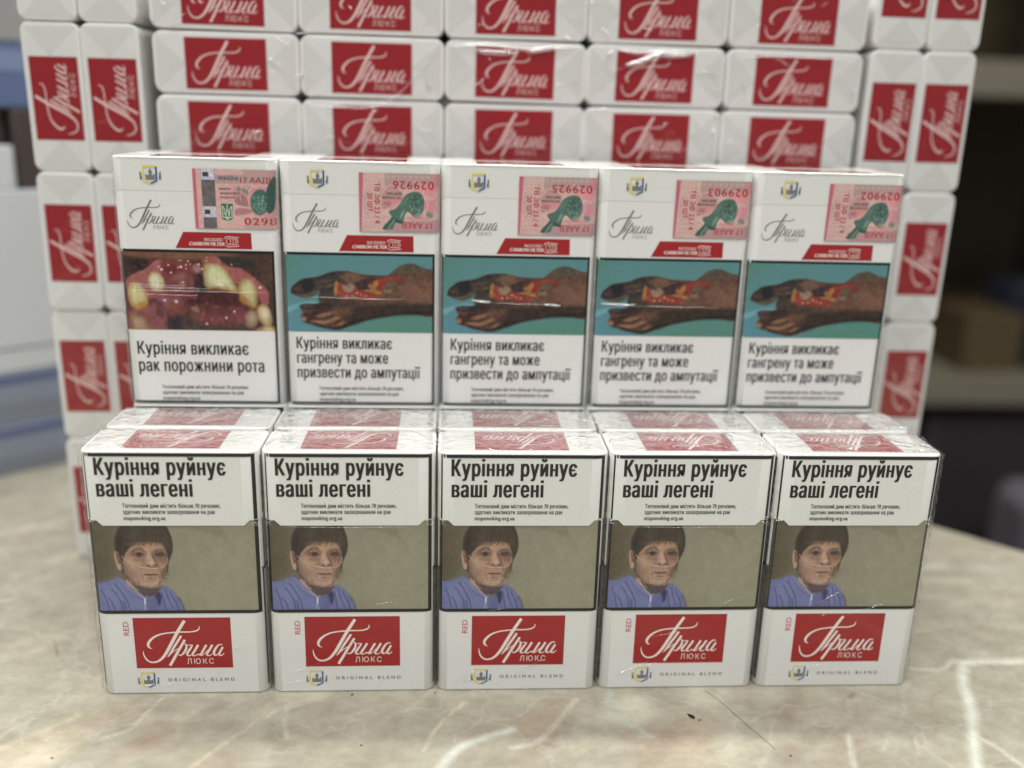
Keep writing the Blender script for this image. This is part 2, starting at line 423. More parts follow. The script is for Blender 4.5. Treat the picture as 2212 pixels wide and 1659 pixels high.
    c.noise(9, 14, 14, m*1.); c.noise(10, 34, 12, m*1.)
    # fringe and strands
    c.poly([(450,420),(420,330),(430,200),(520,60),(700,0),(900,20),(1010,140),(1046,280),(1020,370),(1000,390),(992,330),(975,290),(960,232),(940,214),(900,218),(870,208),(820,204),(790,190),(740,198),(700,184),(668,206),(640,200),(610,228),(575,250),(540,290),(500,330),(470,400)], hair, 22)
    c.ell(560, 120, 90, 90, (74, 60, 50), -30, 1.3, .6); c.ell(900, 110, 90, 80, (66, 54, 45), 30, 1.3, .55); c.ell(740, 40, 190, 50, (78, 66, 58), 0, 1.3, .5)
    for k in range(150):
        t = k/149; a = -2.9+t*2.75; x0, y0 = 740+R_.uniform(-60,60), -50+R_.uniform(-20,30)
        L = R_.uniform(240, 400); x0 = 560+360*t+R_.uniform(-60, 60)
        x1, y1 = 725+335*math.cos(a)*1.0, 190-L*.0+250*abs(math.sin(a))*-.35+R_.uniform(20,210)
        if 520 < x1 < 980: y1 = R_.uniform(170, 236)
        x1 = min(1035, max(405, x1)); y1 = min(y1, 330)
        col = [(68,58,51),(50,42,38),(62,53,47),(76,64,55),(46,39,36)][R_.randrange(5)]
        c.line([(x0,y0),((x0+x1)/2+(x1-740)*.12,(y0+y1)/2-10),(x1,y1)], R_.uniform(4,10), col, 16, R_.uniform(.15,.4))
    c.ell(700, 165, 150, 70, (88, 72, 62), -10, 1.4, .5); c.ell(880, 180, 90, 50, (78, 64, 56), 6, 1.4, .5); c.ell(770, 226, 190, 24, (150, 118, 96), 0, 1.4, .55)
    c.poly([(500,340),(540,290),(576,252),(606,246),(634,226),(650,242),(672,252),(694,234),(718,240),(750,222),(796,220),(830,204),(860,212),(890,202),(931,212),(955,250),(972,330),(940,296),(850,292),(770,270),(690,262),(620,268),(560,306)], (168, 134, 110), 22, .7, False)
    c.poly([(420,140),(470,60),(600,20),(820,10),(960,60),(1020,160),(980,190),(860,150),(720,130),(560,180),(450,300),(420,280)], (52, 45, 41), 90, .55)
    for k in range(34):                        # wisps over the brow and at the temples
        x = 560+k*12+R_.uniform(-8,8); y = 205+max(0, 640-x)*.45+max(0, x-930)*.9
        c.line([(x+R_.uniform(0,30),y-60),(x+R_.uniform(-6,12),y-10),(x-R_.uniform(0,22),y+R_.uniform(8,38))], R_.uniform(4,9), [(70,57,50),(96,76,62),(60,50,44)][R_.randrange(3)], 14, .6)
    c.ell(620, 90, 110, 60, (84, 74, 66), -35, 1.4, .5); c.ell(860, 70, 120, 50, (82, 71, 63), 20, 1.4, .45); c.ell(985, 190, 40, 90, (84, 70, 58), -12, 1.4, .5); c.ell(440, 200, 36, 90, (40, 35, 31), 10, 1.4, .6)
    for k in range(0):
        x = 600+k*24; c.line([(x+R_.uniform(-8,8),170),(x+R_.uniform(-10,10),215),(x+R_.uniform(-16,16),R_.uniform(205,240))], 4, (84,62,50), 12, .6)
    for k in range(60):
        a = -3.3+k/59*3.5; x = 725+332*math.cos(a); y = 200+(250 if math.sin(a) < 0 else 160)*math.sin(a); d = R_.uniform(-.25, .4)
        c.line([(x-14*math.cos(a),y-10*math.sin(a)),(x+R_.uniform(4,18)*math.cos(a+d),y+R_.uniform(4,18)*math.sin(a+d)+10)], R_.uniform(3,8), (56,46,38), 12, .6)
    for p in ([(400,300),(395,240),(425,130)], [(1040,330),(1050,250),(1030,150)], [(1000,420),(1020,380),(1035,320)], [(430,420),(445,460),(440,540)], [(446,430),(462,480),(452,560)], [(965,450),(975,500),(962,560)]):
        c.line(p, 12, hair, 14, .8)
    c.line([(985,400),(990,470),(968,560)], 14, (74, 56, 46), 18, .8)
    # oxygen tube
    tube = (206, 184, 146)
    c.line([(458,372),(505,422),(570,464),(660,496)], 5, (116, 84, 70), 8, .7)
    c.line([(455,362),(500,410),(560,450),(640,482),(740,500),(850,506),(930,488),(970,450),(990,390)], 8, (190, 168, 134), 7)
    c.line([(640,480),(740,497),(850,503)], 3, (232, 216, 186), 4, .8)
    c.line([(520,650),(560,730),(610,790),(655,825),(680,865)], 6, (200, 190, 178), 6)
    c.line([(715,825),(690,845),(680,870)], 5, (180, 172, 176), 6)
    c.line([(680,862),(680,915)], 20, (200, 202, 216), 6); c.line([(672,915),(664,1010)], 5, (190, 196, 214), 6); c.line([(684,915),(692,1010)], 5, (190, 196, 214), 6)
    c.ell(955, 575, 22, 30, (140, 128, 106), 0, .3, .9); c.ell(952, 570, 14, 22, (100, 84, 66), 0, .3, .9)
    c.noise(2, 26, 7); c.noise(3, 8, 9)
    return c

def pic_hand():
    c = Canvas(300, 160, 100, 95, 2130, 1145, (88, 134, 136))
    g = np.clip((c.Y-650)/400, 0, 1)*np.clip((c.X-500)/900, 0, 1); c.mix(g, (84, 132, 118))
    g = np.clip((c.Y-700)/300, 0, 1)*np.clip((900-c.X)/700, 0, 1); c.mix(g*.9, (88, 136, 150))
    g = np.clip((500-c.X)/400, 0, 1)*np.clip((600-c.Y)/500, 0, 1); c.mix(g*.8, (82, 130, 112))
    c.poly([(90,820),(300,745),(560,720),(560,760),(320,790),(100,890)], (120, 172, 184), 30, .7)
    # far thumb side and wrist
    c.poly([(1500,380),(1620,260),(1720,205),(1840,188),(1950,225),(2060,262),(2160,280),(2160,500),(1500,500)], (84, 76, 62), 14)
    # main forearm + palm
    skin = (86, 62, 50)
    c.poly([(860,320),(1060,325),(1200,350),(1500,355),(1700,330),(1900,320),(2160,330),(2160,880),(1900,890),(1700,885),(1450,925),(1200,975),(1000,1045),(880,1090),(780,1112),(640,1090),(480,1050),(400,1010),(310,980),(285,930),(320,885),(290,820),(330,770),(560,740),(640,600),(700,400)], skin, 12)
    c.ell(1950, 560, 260, 200, (128, 92, 76), 0, 1.3, .8)
    c.ell(1950, 420, 240, 90, (92, 68, 52), 0, 1.2, .6)
    c.ell(1500, 620, 330, 110, (112, 80, 66), 5, 1.2, .7)
    c.poly([(1000,800),(1400,760),(1900,740),(2160,760),(2160,880),(1900,890),(1500,915),(1200,975),(1000,1045),(900,1000)], (46, 36, 30), 60, .85)
    # black hardened finger
    c.poly([(160,600),(185,530),(250,470),(330,425),(420,408),(560,385),(700,330),(860,308),(1000,318),(960,420),(900,520),(820,600),(820,700),(560,700),(565,600),(500,640),(400,680),(290,668),(190,630)], (52, 46, 44), 10)
    c.poly([(560,605),(700,560),(800,600),(840,690),(570,690)], (66, 58, 50), 24, .9)
    c.poly([(175,620),(300,640),(440,600),(560,560),(520,630),(400,680),(290,668)], (92, 86, 70), 22, .9)
    c.ell(250, 550, 60, 50, (74, 50, 44), -20, .8, .9)
    c.poly([(320,470),(400,425),(470,420),(460,560),(350,575)], (28, 32, 36), 16, .9)
    for i, (x, y, w, h) in enumerate([(620,450,120,26),(720,430,100,20),(640,520,110,22),(560,490,60,30),(740,500,70,24)]):
        c.ell(x, y, w, h, (92, 74, 62) if i % 2 == 0 else (76, 58, 54), -8, 1, .7)
    c.poly([(560,690),(860,710),(1100,740),(1000,800),(700,790),(560,740)], (58, 48, 42), 24, .7)
    # wound
    c.ell(1000, 400, 150, 80, (108, 82, 64), 8, .9, .9)
    c.ell(960, 540, 100, 70, (148, 128, 108), 10, .7, .9)
    c.poly([(830,470),(870,470),(890,560),(980,600),(1080,540),(1200,570),(1340,600),(1370,650),(1310,700),(1150,680),(1000,665),(880,680),(800,640),(770,580),(800,520)], (138, 60, 48), 40)
    c.poly([(1060,470),(1150,420),(1290,400),(1380,400),(1300,440),(1240,500),(1230,560),(1130,560),(1070,520)], (56, 40, 42), 16)
    c.poly([(1250,460),(1330,430),(1440,390),(1540,360),(1620,370),(1560,420),(1470,460),(1440,540),(1380,560),(1300,500)], (138, 52, 42), 40)
    c.ell(1660, 410, 80, 50, (120, 50, 40), 10, 1, .8)
    for x, y, w, h, a in [(790,500,26,60,10),(780,590,26,50,0),(1290,520,60,30,30),(1360,590,60,24,10),(1250,570,70,16,5),(1340,470,34,50,20)]:
        c.ell(x, y, w, h, (176, 134, 74), a, .9, .75)
    c.ell(1540, 480, 70, 80, (104, 84, 64), 20, .9, .8); c.ell(1500, 570, 60, 30, (132, 112, 96), 0, .9, .8)
    c.ell(1500, 530, 30, 12, (46, 34, 28), 0, .6, .8)
    c.ell(930, 478, 40, 18, (70, 52, 44), 0, .7, .8)
    for x, y in [(935,645),(1130,620),(1010,640),(1200,640),(1080,600)]:
        c.ell(x, y, 16, 10, (226, 188, 176), 0, .8, .8)
    # fingers of the palm
    c.ell(430, 800, 150, 44, (52, 42, 42), 3, .4, .95)
    c.ell(390, 790, 90, 22, (82, 72, 70), 3, 1, .7)
    c.ell(620, 800, 160, 50, (44, 34, 34), 3, .7, .8)
    c.poly([(300,930),(420,870),(620,860),(700,880),(560,930),(420,1000),(330,1000)], (58, 34, 32), 16, .8)
    c.ell(330, 960, 44, 34, (140, 96, 74), 20, .8, .9)
    for x, y, w, h, a in [(620,905,130,26,-14),(730,975,130,24,-20),(840,1040,90,22,-24),(560,1010,140,20,4)]:
        c.ell(x, y, w, h, (144, 108, 78), a, 1, .85)
    for p in ([(480,960),(620,960),(760,900)], [(640,1040),(760,1020),(880,950)], [(720,1075),(840,1060),(960,1000)]):
        c.line(p, 14, (50, 34, 28), 20, .8)
    c.ell(850, 850, 160, 60, (104, 74, 56), 0, 1.2, .6)
    r = random.Random(8)
    sk = (c.C[..., 0] > c.C[..., 2]+3)*1.0
    for i in range(170):                       # dry skin creases
        x, y = r.uniform(820, 2120), r.uniform(340, 1060); k = c.C.copy()
        L = r.uniform(20, 90); an = r.uniform(-.5, .3)
        c.line([(x, y), (x+L*math.cos(an)*.5, y+L*math.sin(an)*.5+r.uniform(-8, 8)), (x+L*math.cos(an), y+L*math.sin(an))], r.uniform(2, 6), [(52,38,32),(120,90,72),(70,50,42),(104,76,60)][r.randrange(4)], 9, .5)
        c.C = np.where(sk[..., None] > 0, c.C, k)
    for i in range(60):
        x, y = r.uniform(780, 1400), r.uniform(480, 690); k = c.C.copy()
        c.ell(x, y, r.uniform(6, 20), r.uniform(5, 12), [(164,84,62),(122,44,38),(170,128,84),(112,60,46)][r.randrange(4)], r.uniform(0, 90), .9, .55)
        c.C = np.where((k[..., 0] > 130)[..., None], c.C, k)
    c.poly([(300,1000),(480,1065),(640,1100),(780,1118),(880,1096),(1000,1050),(1200,980),(1450,930),(1700,890),(2160,884),(2160,850),(1700,860),(1400,890),(1100,970),(900,1040),(780,1075),(600,1060),(420,1000)], (36, 28, 24), 24, .7)
    c.ell(330, 985, 30, 14, (170, 130, 104), 20, .8, .7); c.ell(440, 1040, 30, 10, (140, 120, 80), 20, .8, .7)
    c.line([(250,440),(330,418),(440,404),(560,378),(700,325),(860,303)], 8, (84, 74, 66), 18, .6)
    m = (c.C[..., 0] > c.C[..., 2]+3)*1.0
    c.noise(4, 42, 18, m); c.noise(5, 20, 12, m); c.noise(6, 12, 8)
    return c

def pic_mouth():
    c = Canvas(300, 160, 5, 20, 2130, 1060, (96, 46, 42))
    c.poly([(-40,-40),(2200,-40),(2200,1100),(1850,1100),(1950,760),(2060,560),(1900,380),(1700,240),(1500,180),(1360,60),(900,110),(420,130),(340,230),(60,380),(-40,440)], (66, 46, 38), 40)
    c.ell(700, 20, 900, 95, (122, 80, 58), 1, .5, .95)
    c.ell(250, 190, 120, 70, (36, 28, 28), 0, .9, .9)
    c.ell(1600, 140, 300, 60, (44, 42, 38), 8, .9, .9)
    c.ell(2090, 250, 120, 260, (84, 60, 48), 0, 1, .7)
    # gums
    gum = (158, 88, 84)
    c.poly([(30,440),(100,350),(220,290),(340,240),(430,170),(500,125),(620,135),(640,220),(600,420),(620,560),(360,640),(100,560)], gum, 22)
    c.poly([(1130,140),(1260,60),(1350,70),(1420,140),(1520,200),(1680,220),(1820,310),(1960,420),(2050,520),(2060,600),(2030,690),(1960,690),(1900,560),(1820,400),(1600,420),(1400,260),(1200,160)], (162, 84, 82), 26)
    c.ell(1990, 570, 60, 110, (164, 80, 86), -12, .7, .9)
    c.poly([(570,140),(760,120),(950,150),(1090,200),(1130,320),(1080,560),(900,640),(600,600),(560,400)], (124, 52, 52), 50, .95)
    c.ell(700, 250, 110, 60, (108, 34, 32), 0, 1, .9)
    c.ell(900, 460, 260, 150, (118, 60, 58), 10, 1.2, .8)
    c.ell(800, 350, 90, 50, (150, 104, 104), -20, 1, .6); c.ell(840, 440, 50, 46, (158, 110, 114), 0, .8, .7)
    c.ell(1100, 440, 90, 150, (36, 24, 26), 0, 1, .95)
    c.ell(1060, 230, 60, 60, (160, 124, 118), 0, .9, .8)
    c.poly([(960,560),(1200,520),(1600,560),(1760,660),(1500,760),(1200,700),(980,740),(880,660)], (72, 30, 30), 60, .9)
    c.ell(560, 650, 90, 90, (158, 90, 104), 0, .8, .9); c.ell(730, 670, 90, 60, (140, 90, 100), 0, 1, .7)
    c.poly([(500,560),(800,590),(1000,600),(980,640),(700,620),(440,600)], (128, 60, 62), 30, .7)
    c.poly([(60,820),(240,780),(420,700),(560,780),(600,1000),(560,1100),(60,1100)], (142, 78, 78), 40, .9)
    c.ell(500, 780, 60, 130, (90, 46, 58), 0, 1, .7)
    c.ell(700, 760, 150, 90, (132, 76, 62), 10, 1.1, .8)
    c.ell(740, 980, 170, 110, (46, 38, 46), 0, .9, .95)
    c.poly([(850,860),(1200,840),(1400,960),(1800,960),(1800,1100),(850,1100)], (74, 58, 52), 60, .9)
    c.ell(1200, 900, 260, 90, (124, 60, 56), 8, 1, .85)
    c.ell(1580, 850, 140, 110, (126, 60, 66), 0, .8, .95)
    c.ell(1300, 780, 300, 60, (98, 50, 44), 0, 1, .7); c.ell(1000, 780, 60, 36, (150, 126, 108), 20, .9, .7)
    # teeth
    def tooth(pts, col, shade, sx, sy, r):
        c.poly(pts, shade, 44, .9); c.poly([(a+(sx-a)*.2, b+(sy-b)*.2) for a, b in pts], tuple(v*.93 for v in col), 90, .9)
        c.ell(sx, sy, r, r, tuple(min(255, v+22) for v in col), 0, 1.4, .5)
    tooth([(1160,170),(1300,160),(1390,190),(1480,290),(1560,390),(1615,480),(1610,545),(1500,530),(1300,490),(1220,500),(1160,460),(1140,330)], (206, 208, 156), (166, 140, 78), 1350, 330, 120)
    c.line([(1190,500),(1300,490),(1450,520),(1600,550)], 16, (150, 76, 42), 26, .8)
    tooth([(1620,460),(1680,370),(1760,345),(1830,390),(1880,500),(1895,620),(1860,755),(1760,720),(1650,620)], (196, 186, 132), (166, 118, 56), 1780, 500, 90)
    c.ell(1690, 640, 70, 50, (176, 112, 46), 35, 1, .8)
    tooth([(1890,740),(1960,695),(2030,720),(2085,860),(2080,960),(2010,1000),(1920,920),(1880,820)], (206, 194, 156), (180, 130, 66), 1985, 820, 70)
    tooth([(1720,830),(1800,780),(1870,800),(1890,900),(1840,1000),(1760,1020),(1705,970)], (166, 140, 112), (140, 100, 66), 1800, 880, 60)
    tooth([(1850,1050),(1960,1000),(2080,990),(2160,1060),(2160,1110),(1850,1110)], (196, 178, 120), (160, 110, 60), 2030, 1060, 60)
    tooth([(60,520),(130,430),(210,435),(280,500),(320,600),(330,700),(250,760),(150,780),(70,700)], (206, 196, 136), (176, 128, 66), 180, 570, 90)
    c.ell(220, 740, 100, 50, (176, 124, 52), -14, 1, .9)
    tooth([(380,340),(440,290),(510,300),(570,370),(580,450),(540,530),(460,545),(400,500),(375,420)], (208, 206, 170), (186, 160, 96), 460, 400, 70)
    tooth([(80,850),(160,850),(260,920),(320,1010),(320,1100),(90,1100)], (166, 140, 108), (140, 90, 50), 180, 960, 60)
    for x, y, r in [(832,212,18),(790,225,10),(905,185,9),(905,238,8),(820,126,9),(855,126,7),(940,135,10),(970,175,8),(1085,175,14),(1130,235,12),(690,290,12),(560,250,16),(520,215,10),(660,190,10),(1552,170,9),(1940,470,18),(570,660,16),(735,675,20),(1555,800,12),(1435,885,14),(1350,430,26),(1400,440,16),(850,415,10),(1150,970,14),(1205,80,7),(1200,125,7)]:
        c.ell(x, y, r*1.2, r, (236, 214, 206), 20, .7, .85)
    r = random.Random(9)
    for i in range(130):
        x, y = r.uniform(80, 2050), r.uniform(140, 1040); k = c.C.copy()
        if r.random() < .6: c.ell(x, y, r.uniform(14, 60), r.uniform(8, 26), [(150,80,80),(84,38,40),(190,120,118),(120,58,60)][r.randrange(4)], r.uniform(-60, 60), 1.3, .35)
        else: c.ell(x, y, r.uniform(6, 18), r.uniform(4, 10), (200, 150, 146), r.uniform(-60, 60), 1.3, .3)
        c.C = np.where((k[..., 1] < 110)[..., None], c.C, k)
    for p in ([(1260,190),(1240,330),(1250,470)], [(1420,260),(1470,380),(1520,500)], [(1760,380),(1790,520),(1830,700)], [(1690,420),(1700,540)], [(1960,730),(1990,860),(2010,960)], [(170,450),(160,600),(170,740)], [(230,470),(270,600)], [(430,320),(410,420),(440,520)]):
        c.line(p, 10, (226, 222, 186), 30, .35)
    for p in ([(1330,180),(1330,400),(1370,480)], [(1830,420),(1860,560),(1850,700)], [(120,470),(100,600),(120,720)], [(500,320),(540,430),(500,520)]):
        c.line(p, 10, (160, 138, 84), 34, .4)
    c.line([(1300,440),(1400,445)], 12, (244, 240, 214), 14, .8)
    c.noise(7, 46, 16); c.noise(8, 16, 10); c.noise(12, 9, 8)
    g = c.C.mean(-1, keepdims=True); c.C = c.C*.85+g*.15
    return c

def stamp_ground(c, seed):
    c.X = c.X + (c.Y-c.Y.min())*(.0688 if seed == 12 else .043)
    # pink security paper with fine triangle net
    c.noise(seed, 60, 12, None, (1, 1, 1))
    t = (np.sin(c.X/12.0)*np.sin(c.Y/10.0+c.X/24.)); c.C = np.clip(c.C + (t*7)[..., None], 0, 255)

def pic_stamp_pipe():
    c = Canvas(170, 126, 80, 135, 1560, 1190, (206, 172, 164))
    stamp_ground(c, 11)
    c.poly([(550,130),(1600,130),(1600,350),(1000,380),(760,400),(600,420),(550,300)], (172, 144, 142), 14, .8, False)
    for i in range(9): c.ell(610+i*105, 195, 34, 30, (196, 176, 170), 0, .9, .6)
    c.poly([(560,1040),(740,1000),(1600,960),(1600,1200),(600,1200)], (178, 138, 140), 20, .8, False)
    for i in range(7):
        c.line([(760+i*120,1150),(860+i*120,1175)], 10, (150, 112, 122), 10, .6)
    c.poly([(500,440),(600,380),(720,345),(860,420),(900,560),(860,640),(700,690),(560,740),(500,600)], (186, 140, 138), 30, .8)
    c.ell(700, 660, 180, 90, (216, 140, 140), -20, .9, .7); c.ell(600, 700, 90, 60, (150, 104, 120), -30, .9, .6)
    c.ell(1350, 420, 160, 90, (222, 140, 146), 0, 1, .8); c.ell(1400, 700, 110, 180, (206, 128, 146), 0, 1, .7)
    c.ell(1400, 880, 70, 60, (112, 124, 116), 20, .8, .8); c.ell(1180, 930, 160, 40, (188, 116, 122), 0, 1, .7)
    ol = (240, 206, 186)
    for p in ([(500,620),(520,480),(590,400),(650,350),(760,350),(820,400),(870,440)], [(510,740),(560,715),(620,740),(620,800),(590,840),(640,880),(690,930)], [(1090,270),(1160,280),(1240,340)], [(1290,560),(1340,620),(1370,700),(1330,790),(1330,880),(1400,920),(1450,940)], [(960,920),(1000,850),(1040,860),(1050,900),(1150,960),(1240,960),(1320,900)], [(1280,560),(1350,540),(1470,580),(1400,595),(1310,570)], [(1280,430),(1260,500)]):
        c.line(p, 9, ol, 8, .9)
    # left net
    for i in range(4):
        for j in range(11):
            c.ell(225+i*78+(j % 2)*30, 280+j*82, 20, 14, (188, 132, 128), 0, .6, .5)
    c.poly([(60,130),(160,130),(160,1200),(60,1200)], (196, 104, 124), 6, 1, False)
    for j in range(26): c.line([(88,150+j*42),(150,172+j*42)], 8, (176, 62, 96), 8, .6)
    c.line([(205,460),(205,850)], 6, (140, 130, 124), 6, .8)
    # green pipe
    g = (84, 110, 100)
    c.poly([(545,1140),(600,1050),(700,920),(660,850),(670,800),(780,760),(860,660),(930,540),(1010,480),(1110,455),(1210,470),(1270,540),(1300,640),(1295,760),(1260,850),(1190,905),(1100,890),(1040,840),(990,820),(950,880),(930,980),(880,1030),(800,1020),(760,1060),(725,1140)], g, 10)
    c.poly([(545,1140),(600,1050),(720,930),(750,950),(660,1060),(620,1140)], (58, 88, 76), 12, .8)
    c.line([(650,1130),(760,960)], 16, (140, 168, 152), 16, .8)
    c.poly([(760,940),(860,980),(930,1000),(900,1035),(800,1010)], (46, 78, 66), 14, .8)
    c.ell(900, 860, 26, 90, (132, 160, 146), 24, 1, .8); c.ell(940, 640, 40, 110, (96, 130, 116), 36, 1, .7)
    c.ell(1150, 620, 120, 110, (58, 90, 78), 0, .9, .8); c.ell(1190, 870, 60, 30, (130, 160, 144), -8, .9, .8)
    r = random.Random(5)
    for i in range(46):
        c.ell(r.uniform(1030,1270), r.uniform(550,850), r.uniform(8,17), r.uniform(6,12), (140, 168, 152), r.uniform(0,90), .8, .7)
    c.poly([(1400,130),(1600,130),(1600,400),(1440,400),(1400,300)], (222, 130, 138), 20, .5, False)
    return c

def pic_stamp_emblem():
    c = Canvas(170, 126, 75, 160, 1500, 1105, (210, 166, 160))
    stamp_ground(c, 12)
    c.poly([(460,245),(1600,245),(1600,385),(460,385)], (168, 150, 146), 6, .85, False)
    c.poly([(950,160),(1600,160),(1600,245),(950,245)], (184, 146, 140), 6, .8, False)
    for i in range(8): c.line([(500+i*120,385),(560+i*120,250)], 8, (150, 120, 128), 10, .4)
    c.poly([(800,430),(1060,420),(1300,430),(1500,470),(1500,900),(1100,860),(960,780),(860,730),(800,640)], (196, 138, 140), 30, .8)
    c.poly([(820,640),(900,560),(960,560),(1040,640),(1040,740),(940,730),(850,700)], (150, 112, 118), 20, .8)
    for x, y in [(880,460),(970,480),(1030,510)]: c.ell(x, y, 30, 52, (116, 134, 120), -10, .6, .9)
    c.poly([(1000,940),(1500,900),(1500,1110),(1000,1110)], (186, 152, 144), 8, .8, False)
    for p in ([(840,430),(900,420),(960,440),(1040,470),(1060,540),(1040,620),(1060,700)], [(1060,500),(1120,430),(1200,440)], [(830,740),(960,750),(1090,770)], [(900,560),(920,640)], [(1140,840),(1120,900)], [(1310,880),(1350,960)]):
        c.line(p, 9, (240, 204, 178), 8, .9)
    c.poly([(820,800),(900,770),(1100,800),(1060,850),(900,880),(830,880)], (156, 110, 112), 16, .7)
    c.ell(1250, 670, 160, 205, (66, 100, 92), 0, .12); c.poly([(1350,520),(1440,300),(1500,300),(1500,760),(1380,830)], (58, 86, 78), 14)
    c.ell(1230, 690, 100, 150, (84, 116, 106), 0, .9, .8)
    r = random.Random(6)
    for i in range(50): c.ell(r.uniform(1130,1380), r.uniform(560,850), r.uniform(8,16), r.uniform(6,12), (150, 176, 160), r.uniform(0,90), .8, .75)
    c.poly([(560,685),(795,690),(800,960),(690,1005),(575,950)], (220, 196, 170), 6, 1, False)
    c.poly([(572,697),(783,702),(788,950),(690,990),(587,942)], (66, 104, 90), 6, 1, False)
    tr = (222, 226, 200)
    for p in ([(600,740),(612,920),(770,925),(760,745)], [(605,745),(645,800),(640,860),(665,885)], [(758,748),(720,800),(726,860),(705,885)], [(682,720),(684,800),(660,880),(680,960),(695,970),(712,950),(722,880),(690,800)], [(660,925),(720,928)]):
        c.line(p, 13, tr, 7, .95, False)
    c.poly([(60,150),(130,150),(195,1110),(125,1110)], (196, 98, 118), 6, 1, False)
    # hologram strip
    c.poly([(218,155),(455,155),(515,1110),(285,1110)], (104, 98, 98), 6, 1, False)
    c.noise(21, 40, 22, ((c.X > 218+(c.Y-155)*.07) & (c.X < 455+(c.Y-155)*.063))*1.0)
    for y0, x0 in ((175, 222), (770, 262)):
        c.poly([(x0,y0-20),(x0+225,y0-20),(x0+240,y0+155),(x0+10,y0+155)], (196, 190, 206), 8, 1, False)
        r = random.Random(int(y0))
        for i in range(26):
            col = [(224,226,120),(160,150,226),(240,240,240),(150,200,190),(216,180,230)][r.randrange(5)]
            c.ell(x0+r.uniform(10,225), y0+r.uniform(-10,145), r.uniform(8,22), r.uniform(6,16), col, r.uniform(0,90), .7, .9)
        c.poly([(x0+28,y0+35),(x0+125,y0+35),(x0+132,y0+105),(x0+34,y0+105)], (66, 62, 60), 8, 1, False)
    return c


# the brand script, traced as pen strokes: (x, y, pen width)
SCRIPT = [
 [(1128,120,55),(1050,235,58),(980,340,60),(860,540,60),(770,690,58),(700,790,52),(620,870,44),(540,912,36),(450,920,32),(390,897,30),(340,845,28),(312,780,22),(303,730,14),(312,697,4)],
 [(1393,222,5),(1400,262,20),(1365,303,26),(1290,328,26),(1200,337,24),(1050,338,26),(900,345,26),(750,360,26),(640,385,30),(540,428,36),(465,485,44),(418,545,48),(408,592,44),(425,630,32),(450,647,18),(485,655,4)],
 [(1045,408,42),(985,500,44),(900,620,42),(830,730,36),(785,790,26),(753,824,4)],
 [(760,818,6),(820,762,14),(900,698,16),(985,645,14),(1040,590,8)],
 [(1108,488,44),(1020,625,46),(930,765,48),(860,880,50),(790,988,50)],
 [(1095,556,8),(1125,585,28),(1125,650,40),(1085,725,42),(1035,775,30),(990,788,22),(966,768,10)],
 [(1130,592,12),(1185,592,16),(1245,590,18)],
 [(1250,590,20),(1200,660,38),(1140,745,42),(1140,790,30),(1190,795,18),(1240,750,14),(1290,680,10)],
 [(1355,588,42),(1290,690,42),(1240,760,40),(1245,795,26),(1290,795,18),(1340,765,8)],
 [(1300,795,10),(1340,770,24),(1385,790,30)],
 [(1510,588,40),(1440,700,40),(1390,780,36)],
 [(1385,790,30),(1430,785,16),(1480,740,12),(1545,680,8)],
 [(1625,588,40),(1560,690,42),(1510,765,38),(1520,795,24),(1570,795,18),(1620,760,8)],
 [(1818,600,8),(1790,582,20),(1735,600,30),(1680,665,42),(1645,735,46),(1655,785,34),(1700,785,20),(1760,720,12),(1815,640,10)],
 [(1822,632,38),(1770,715,40),(1742,770,36),(1760,797,26),(1805,785,20),(1842,750,10)],
]
def script_strokes(fw=1.0):
    """outline ribbons in label units (0..32, 0..19.2), y up"""
    V, F = [], []
    for s in SCRIPT:
        P = catmull(s, False); b = len(V)
        for i, (x, y, w) in enumerate(P):
            a, c = P[max(i-1, 0)], P[min(i+1, len(P)-1)]
            dx, dy = (c[0]-a[0])/57.3, (c[1]-a[1])/50.7; L = math.hypot(dx, dy) or 1
            px, py = (x-156)/57.3, (1036-y)/50.7
            h = max(w, 3)*fw/57.3/2
            nx, ny = dy/L*h, dx/L*h
            V += [(px+nx, py+ny, 0), (px-nx, py-ny, 0)]
            if i: F.append((b+2*i-2, b+2*i-1, b+2*i+1, b+2*i))
    return V, F
def brand(w, h, fw=1.0, lux=True):
    """script + small word scaled to a label w x h mm, flat in x/y"""
    V, F = script_strokes(fw)
    V = [(x*w/32., y*h/19.13, i % 7*.0006) for i, (x, y, _) in enumerate(V)]
    parts = [(V, F)]
    if lux:
        t, f = text('ЛЮКС', (1120-156)/57.3*w/32, (1632-156)/57.3*w/32, (1036-957)/50.7*h/19.13, 1.95*h/19.13, 0, spacing=1.35, fat=.004, surf='flat')
        parts.append((t, f))
    return join(parts)
def on_front(VF, x0, z0, off):
    V, F = VF
    return [SH((x0+x, face_y(x0+x, off+d), z0+y)) for x, y, d in V], F

